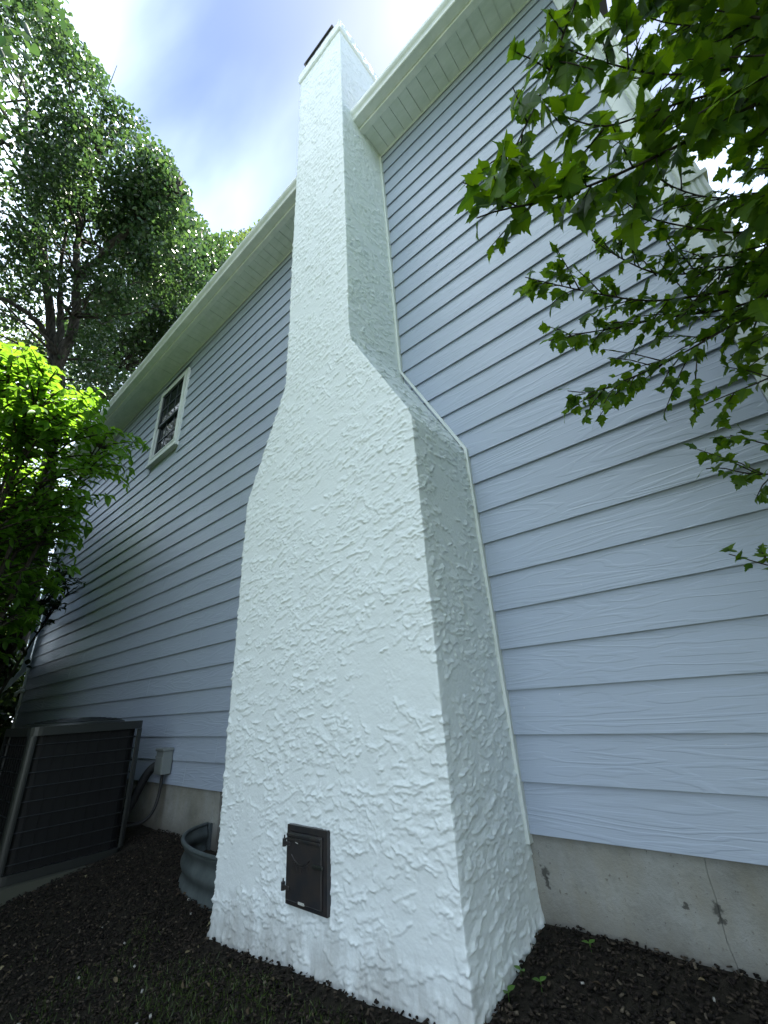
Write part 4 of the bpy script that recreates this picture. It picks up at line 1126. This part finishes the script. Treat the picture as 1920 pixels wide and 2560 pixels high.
for bi, br in enumerate(BR):
    pts = np.array([at(x, y, t_) for x, y, t_ in br])
    ext = bez(pts[-1], pts[-1] * 0.5 + HUB * 0.5 + np.array([0.1, -0.05, 0.25 if pts[-1][2] > 1.2 else 0.0]), HUB, 8)[1:]
    full = np.concatenate([pts, ext]); d = np.concatenate([[0], np.cumsum(np.linalg.norm(np.diff(full, axis=0), axis=1))])
    tt = np.linspace(0, d[-1], 40); sm = np.stack([np.interp(tt, d, full[:, k]) for k in range(3)], 1)
    for _ in range(2): sm[1:-1] = (sm[:-2] + 2 * sm[1:-1] + sm[2:]) / 4
    r0 = 0.0016; r1 = 0.010 if bi in (0, 1) else 0.007
    MB().tube(list(sm - TB), list(np.linspace(r0, r1, 40)), 7).build('branch', M_TWIG, rt, True)
    near = bi in (0, 1, 2, 3)
    lsz = 0.076 if near else 0.046
    vis_len = d[len(pts) - 1]
    # leaves on the limb and on short side shoots
    step = 0.020 if near else 0.015
    for dd in np.arange(0.0, vis_len, step):
        p = np.array([np.interp(dd, d, full[:, k]) for k in range(3)])
        tg = unit(np.array([np.interp(max(dd - 0.02, 0), d, full[:, k]) for k in range(3)]) - np.array([np.interp(dd + 0.02, d, full[:, k]) for k in range(3)]))
        side = unit(rg.normal(0, 1, 3)); side = unit(side - tg * side.dot(tg))
        put_leaf(p + side * 0.012, tg * rg.uniform(0.2, 0.9) + side * rg.uniform(0.4, 1.0) + np.array([0, 0, -0.55]), lsz)
        if dd > 0.05 and rg.uniform() < (0.30 if near else 0.42):
            L_ = rg.uniform(0.05, 0.14) * (1 + 0.9 * dd / vis_len)
            sdv = unit(tg * 0.7 + side * rg.uniform(0.5, 1.0) + np.array([0, 0, rg.uniform(-0.5, 0.25)]))
            e_ = p + sdv * L_
            if e_[1] > -0.06: continue
            rtw.tube([p, (p + e_) / 2 + np.array([0, 0, 0.008]), e_], [0.0022, 0.0018, 0.0012], 5)
            for f_ in np.arange(0.35, 1.01, 0.17 if near else 0.13):
                s2 = unit(rg.normal(0, 1, 3))
                put_leaf(p + sdv * L_ * f_, sdv * 0.6 + s2 * 0.7 + np.array([0, 0, -0.45]), lsz * 0.9)
# dense foliage towards the upper right, continuing out of the frame
cnt = 0
while cnt < 620:
    x = rg.uniform(1500, 2500); y = rg.uniform(-500, 900); t_ = rg.uniform(0.95, 1.75)
    lim = np.interp(y, [-500, 0, 200, 330, 420, 620, 800, 900], [1600, 1640, 1740, 1800, 1880, 1890, 1890, 1900])
    if x < lim + rg.normal(0, 35): continue
    p = at(x, y, t_)
    if p[1] > -0.08 and p[0] < 1.5: continue
    if noise(np.array([x / 130.0]), np.array([y / 130.0 + t_ * 2]), 9)[0] < -0.22: continue
    cnt += 1
    sdv = unit(p - (HUB + np.array([0, 0, 0.6])) + rg.normal(0, 0.3, 3)); L_ = rg.uniform(0.14, 0.26)
    a = p - sdv * L_ / 2
    rtw.tube([a, p, p + sdv * L_ / 2], [0.003, 0.002, 0.0012], 5)
    for f_ in np.linspace(-0.5, 0.5, 12):
        s2 = unit(rg.normal(0, 1, 3))
        put_leaf(p + sdv * L_ * f_, sdv * 0.5 + s2 * 0.8 + np.array([0, 0, -0.4]), 0.06)
rtw.v = [tuple(np.array(v) - TB) for v in rtw.v]
o = rtw.build('twigs', M_TWIG, rt, True); o['kind'] = 'stuff'
P_, D_, U_, S_ = np.array(Pl), np.array(Dl), np.array(Ul), np.array(Sl)
ok = (P_[:, 1] < -0.04) | (P_[:, 0] > 1.5)
P_, D_, U_, S_ = P_[ok], D_[ok], U_[ok], S_[ok]
split_leaves('leaf', [leaf_lobed(s) for s in (1, 2, 3, 4, 5)], frames(D_, U_), P_ - TB, S_, M_LEAF_R, rt)
# unseen outer part of the same crown at right, enlarged to shade the chimney
rg = np.random.default_rng(72)
C_ = np.stack([rg.uniform(1.5, 6.0, 3000), rg.uniform(-3.8, 1.2, 3000), rg.uniform(0.1, 7.4, 3000)], 1)
C_ = C_[((C_[:, 0] - 3.6) / 2.2) ** 2 + ((C_[:, 1] + 1.2) / 2.5) ** 2 + ((C_[:, 2] - 3.5) / 3.7) ** 2 < 1]
q = to_px(C_); inview = (q[:, 2] > 0) & (q[:, 0] < 2050) & (q[:, 1] > -150)
C_ = C_[~inview]
n_ = len(C_) * 26
P_ = np.repeat(C_, 26, 0) + rg.normal(0, 0.14, (n_, 3))
q = to_px(P_); P_ = P_[~((q[:, 2] > 0) & (q[:, 0] < 1990) & (q[:, 1] > -120))]; n_ = len(P_)
lv, lf = leaf_simple(1, 0.6, 0.1, 0.2)
batch('crown', lv, lf, frames(unit(rg.normal(0, 1, (n_, 3)) + np.array([0, 0, -.4])), unit(rg.normal(0, .5, (n_, 3)) + np.array([0, 0, .8]))), P_ - TB, rg.uniform(.07, .10, n_), M_LEAF_R, rt, 'stuff')

# ------------------------------------------------------------------ unseen foliage added left of the yard to darken the left siding
rg = np.random.default_rng(75)
C_ = np.stack([rg.uniform(-12, -1.8, 5200), rg.uniform(-7.5, -2.7, 5200), rg.uniform(-0.5, 9.5, 5200)], 1)
hh_ = 9.5 - 0.62 * np.abs(C_[:, 0] + 6.5) + 0.9 * noise(C_[:, 0] * 0.5, C_[:, 1] * 0.5, 77)
C_ = C_[(C_[:, 2] < hh_) & (C_[:, 1] < -3.0 - 0.26 * (-C_[:, 0] - 2.4))]
n_ = len(C_) * 22
P_ = np.repeat(C_, 22, 0) + rg.normal(0, 0.3, (n_, 3))
q = to_px(P_); P_ = P_[~((q[:, 2] > -0.3) & (q[:, 0] > -160) & (q[:, 0] < 2200) & (q[:, 1] > -300) & (q[:, 1] < 2800))]; P_ = P_[np.linalg.norm(P_ - CP, axis=1) > 3.2]; n_ = len(P_)
lv = np.array([(0, 0, 0), (0.34, 0.45, 0.06), (0, 1, -0.1), (-0.34, 0.45, 0.06)]); lf = [(0, 1, 2), (0, 2, 3)]
wd_ = batch('added_woodland', lv, lf, frames(unit(rg.normal(0, 1, (n_, 3)) + np.array([0, 0, -.4])), unit(rg.normal(0, .5, (n_, 3)) + np.array([0, 0, .8]))), P_, rg.uniform(.14, .24, n_), M_LEAF_TALL, None, 'stuff')
tag(wd_, 'unseen wood edge added left of the yard to darken the siding', 'added_woodland')

# ------------------------------------------------------------------ ground cover
rg = np.random.default_rng(81)
def scatter(n_, seed, box, sig=None):
    r2 = np.random.default_rng(seed)
    x = r2.uniform(box[0], box[1], n_); y = r2.uniform(box[2], box[3], n_)
    in_ch = (x > X0 - 0.012) & (x < X1 + 0.012) & (y > -DCH - 0.012)
    in_ac = (x > -4.3) & (x < -2.95) & (y > -1.12) & (y < -0.27)
    in_w = (((x + 1.75) / 0.70) ** 2 + (y / 0.39) ** 2 < 1.06)
    ok = ~in_ch & ~in_ac & ~in_w & (y < 0.012)
    return x[ok], y[ok], r2
CB = np.array([(-.5, -.5, -.5), (.5, -.5, -.5), (.5, .5, -.5), (-.5, .5, -.5), (-.42, -.5, .5), (.5, -.36, .5), (.4, .5, .5), (-.5, .4, .5)])
CFc = [(0, 3, 2, 1), (4, 5, 6, 7), (0, 1, 5, 4), (1, 2, 6, 5), (2, 3, 7, 6), (3, 0, 4, 7)]
def chips(name, n_, seed, box, lr, wr, tr_, m, lift=0.4, tilt=0.35):
    x, y, r2 = scatter(n_, seed, box); k = len(x)
    z = gz(x, y) + r2.uniform(0, 0.012, k)
    d = unit(np.stack([np.cos(a := r2.uniform(0, 6.283, k)), np.sin(a), r2.normal(0, tilt, k)], 1)); u = unit(r2.normal(0, tilt, (k, 3)) + np.array([0, 0, 1]))
    Rm = frames(d, u)
    Sx = np.stack([r2.uniform(*wr, k), r2.uniform(*lr, k), r2.uniform(*tr_, k)], 1)
    V = np.einsum('nij,nkj->nki', Rm, CB[None] * Sx[:, None, :]) + np.stack([x, y, z + lift * 0.01], 1)[:, None, :]
    F = (np.array(CFc)[None] + (np.arange(k) * 8)[:, None, None]).reshape(-1, 4)
    o = link(name, np_mesh(name, V.reshape(-1, 3), F), m); o['kind'] = 'stuff'; return o
c1 = chips('mulch', 42000, 82, (-3.2, 1.6, -1.9, 0.01), (0.004, 0.020), (0.003, 0.010), (0.002, 0.006), M_CHIP)
tag(c1, 'dark shredded bark mulch covering the bed along the wall', 'mulch')
x, y, r2 = scatter(330, 83, (-3.0, 1.5, -1.7, 0.0)); k = len(x)
lv2, lf2 = leaf_simple(1, 0.5, 0.2, 0.3)
c2 = batch('dry_leaves', lv2, lf2, frames(unit(np.stack([r2.normal(0, 1, k), r2.normal(0, 1, k), r2.normal(0, .25, k)], 1)), unit(r2.normal(0, .35, (k, 3)) + np.array([0, 0, 1]))),
           np.stack([x, y, gz(x, y) + 0.012], 1), r2.uniform(.012, .034, k), M_LITTER, None, 'stuff')
tag(c2, 'bits of dry leaf scattered over the dark mulch', 'leaf litter')
c3 = chips('pebbles', 70, 84, (-2.6, 1.5, -1.5, 0.0), (0.006, 0.013), (0.005, 0.011), (0.004, 0.008), M_PEB, 1.0)
tag(c3, 'few pale pebbles lying on the dark mulch', 'pebbles')
# short grass at the lower left
x, y, r2 = scatter(26000, 85, (-2.2, -0.05, -1.5, -0.6)); k = len(x)
den = noise(x * 2.2, y * 2.2, 88) + 0.55 - np.abs((x + 0.85) / 1.0) * 0.6 > r2.uniform(-0.1, 0.9, k)
x, y = x[den], y[den]; k = len(x)
bv = np.array([(-.05, 0, 0), (.05, 0, 0), (.035, .55, .06), (-.035, .55, .06), (0, 1, .18)]); bf = [(0, 1, 2), (0, 2, 3), (3, 2, 4)]
d = unit(np.stack([r2.normal(0, .5, k), r2.normal(0, .5, k), np.ones(k)], 1)); u = unit(r2.normal(0, 1, (k, 3)))
g_ = batch('short_grass', bv, bf, frames(d, u), np.stack([x, y, gz(x, y)], 1), r2.uniform(.012, .035, k), M_MOSS, None, 'stuff')
tag(g_, 'sparse short grass in front of the chimney', 'grass')
# seedlings
SG = 'seedlings in the mulch'
lvs, lfs = leaf_simple(1, 0.8, 0.08, 0.1)
lme = np_mesh('leaf', lvs, lfs); lme.materials.append(M_SEED)
for (px_, py_, s_, lab) in ((1278, 2498, 0.024, 'two-leaf green seedling nearest the right side of the chimney'), (1498, 2481, 0.026, 'two-leaf green seedling farthest right in the mulch'),
                            (1365, 2545, 0.026, 'small green seedling at the bottom edge, right of the chimney'), (1197, 2520, 0.03, 'tall green seedling against the front corner of the chimney')):
    p = at(px_, py_, 1.0); dd = p - CP; t_ = (-0.39 - CP[2]) / dd[2]; p = CP + dd * t_
    if p[0] < 0.03 and p[1] > -DCH - 0.05: p[0] = 0.035
    z0 = float(gz(p[0], p[1]))
    sd_ = thing('seedling', lab, 'seedling', (p[0], p[1], z0), random.uniform(0, 6), SG)
    MB().tube([(0, 0, 0), (0.001, 0, 0.012), (0, 0, 0.024)], 0.0011, 5).build('stem', M_SEED, sd_)
    for a in (0, 2.6):
        o = link('leaf', lme, None, sd_, (0, 0, 0.024)); o.scale = (s_,) * 3; o.rotation_euler = (0.3, 0, a)
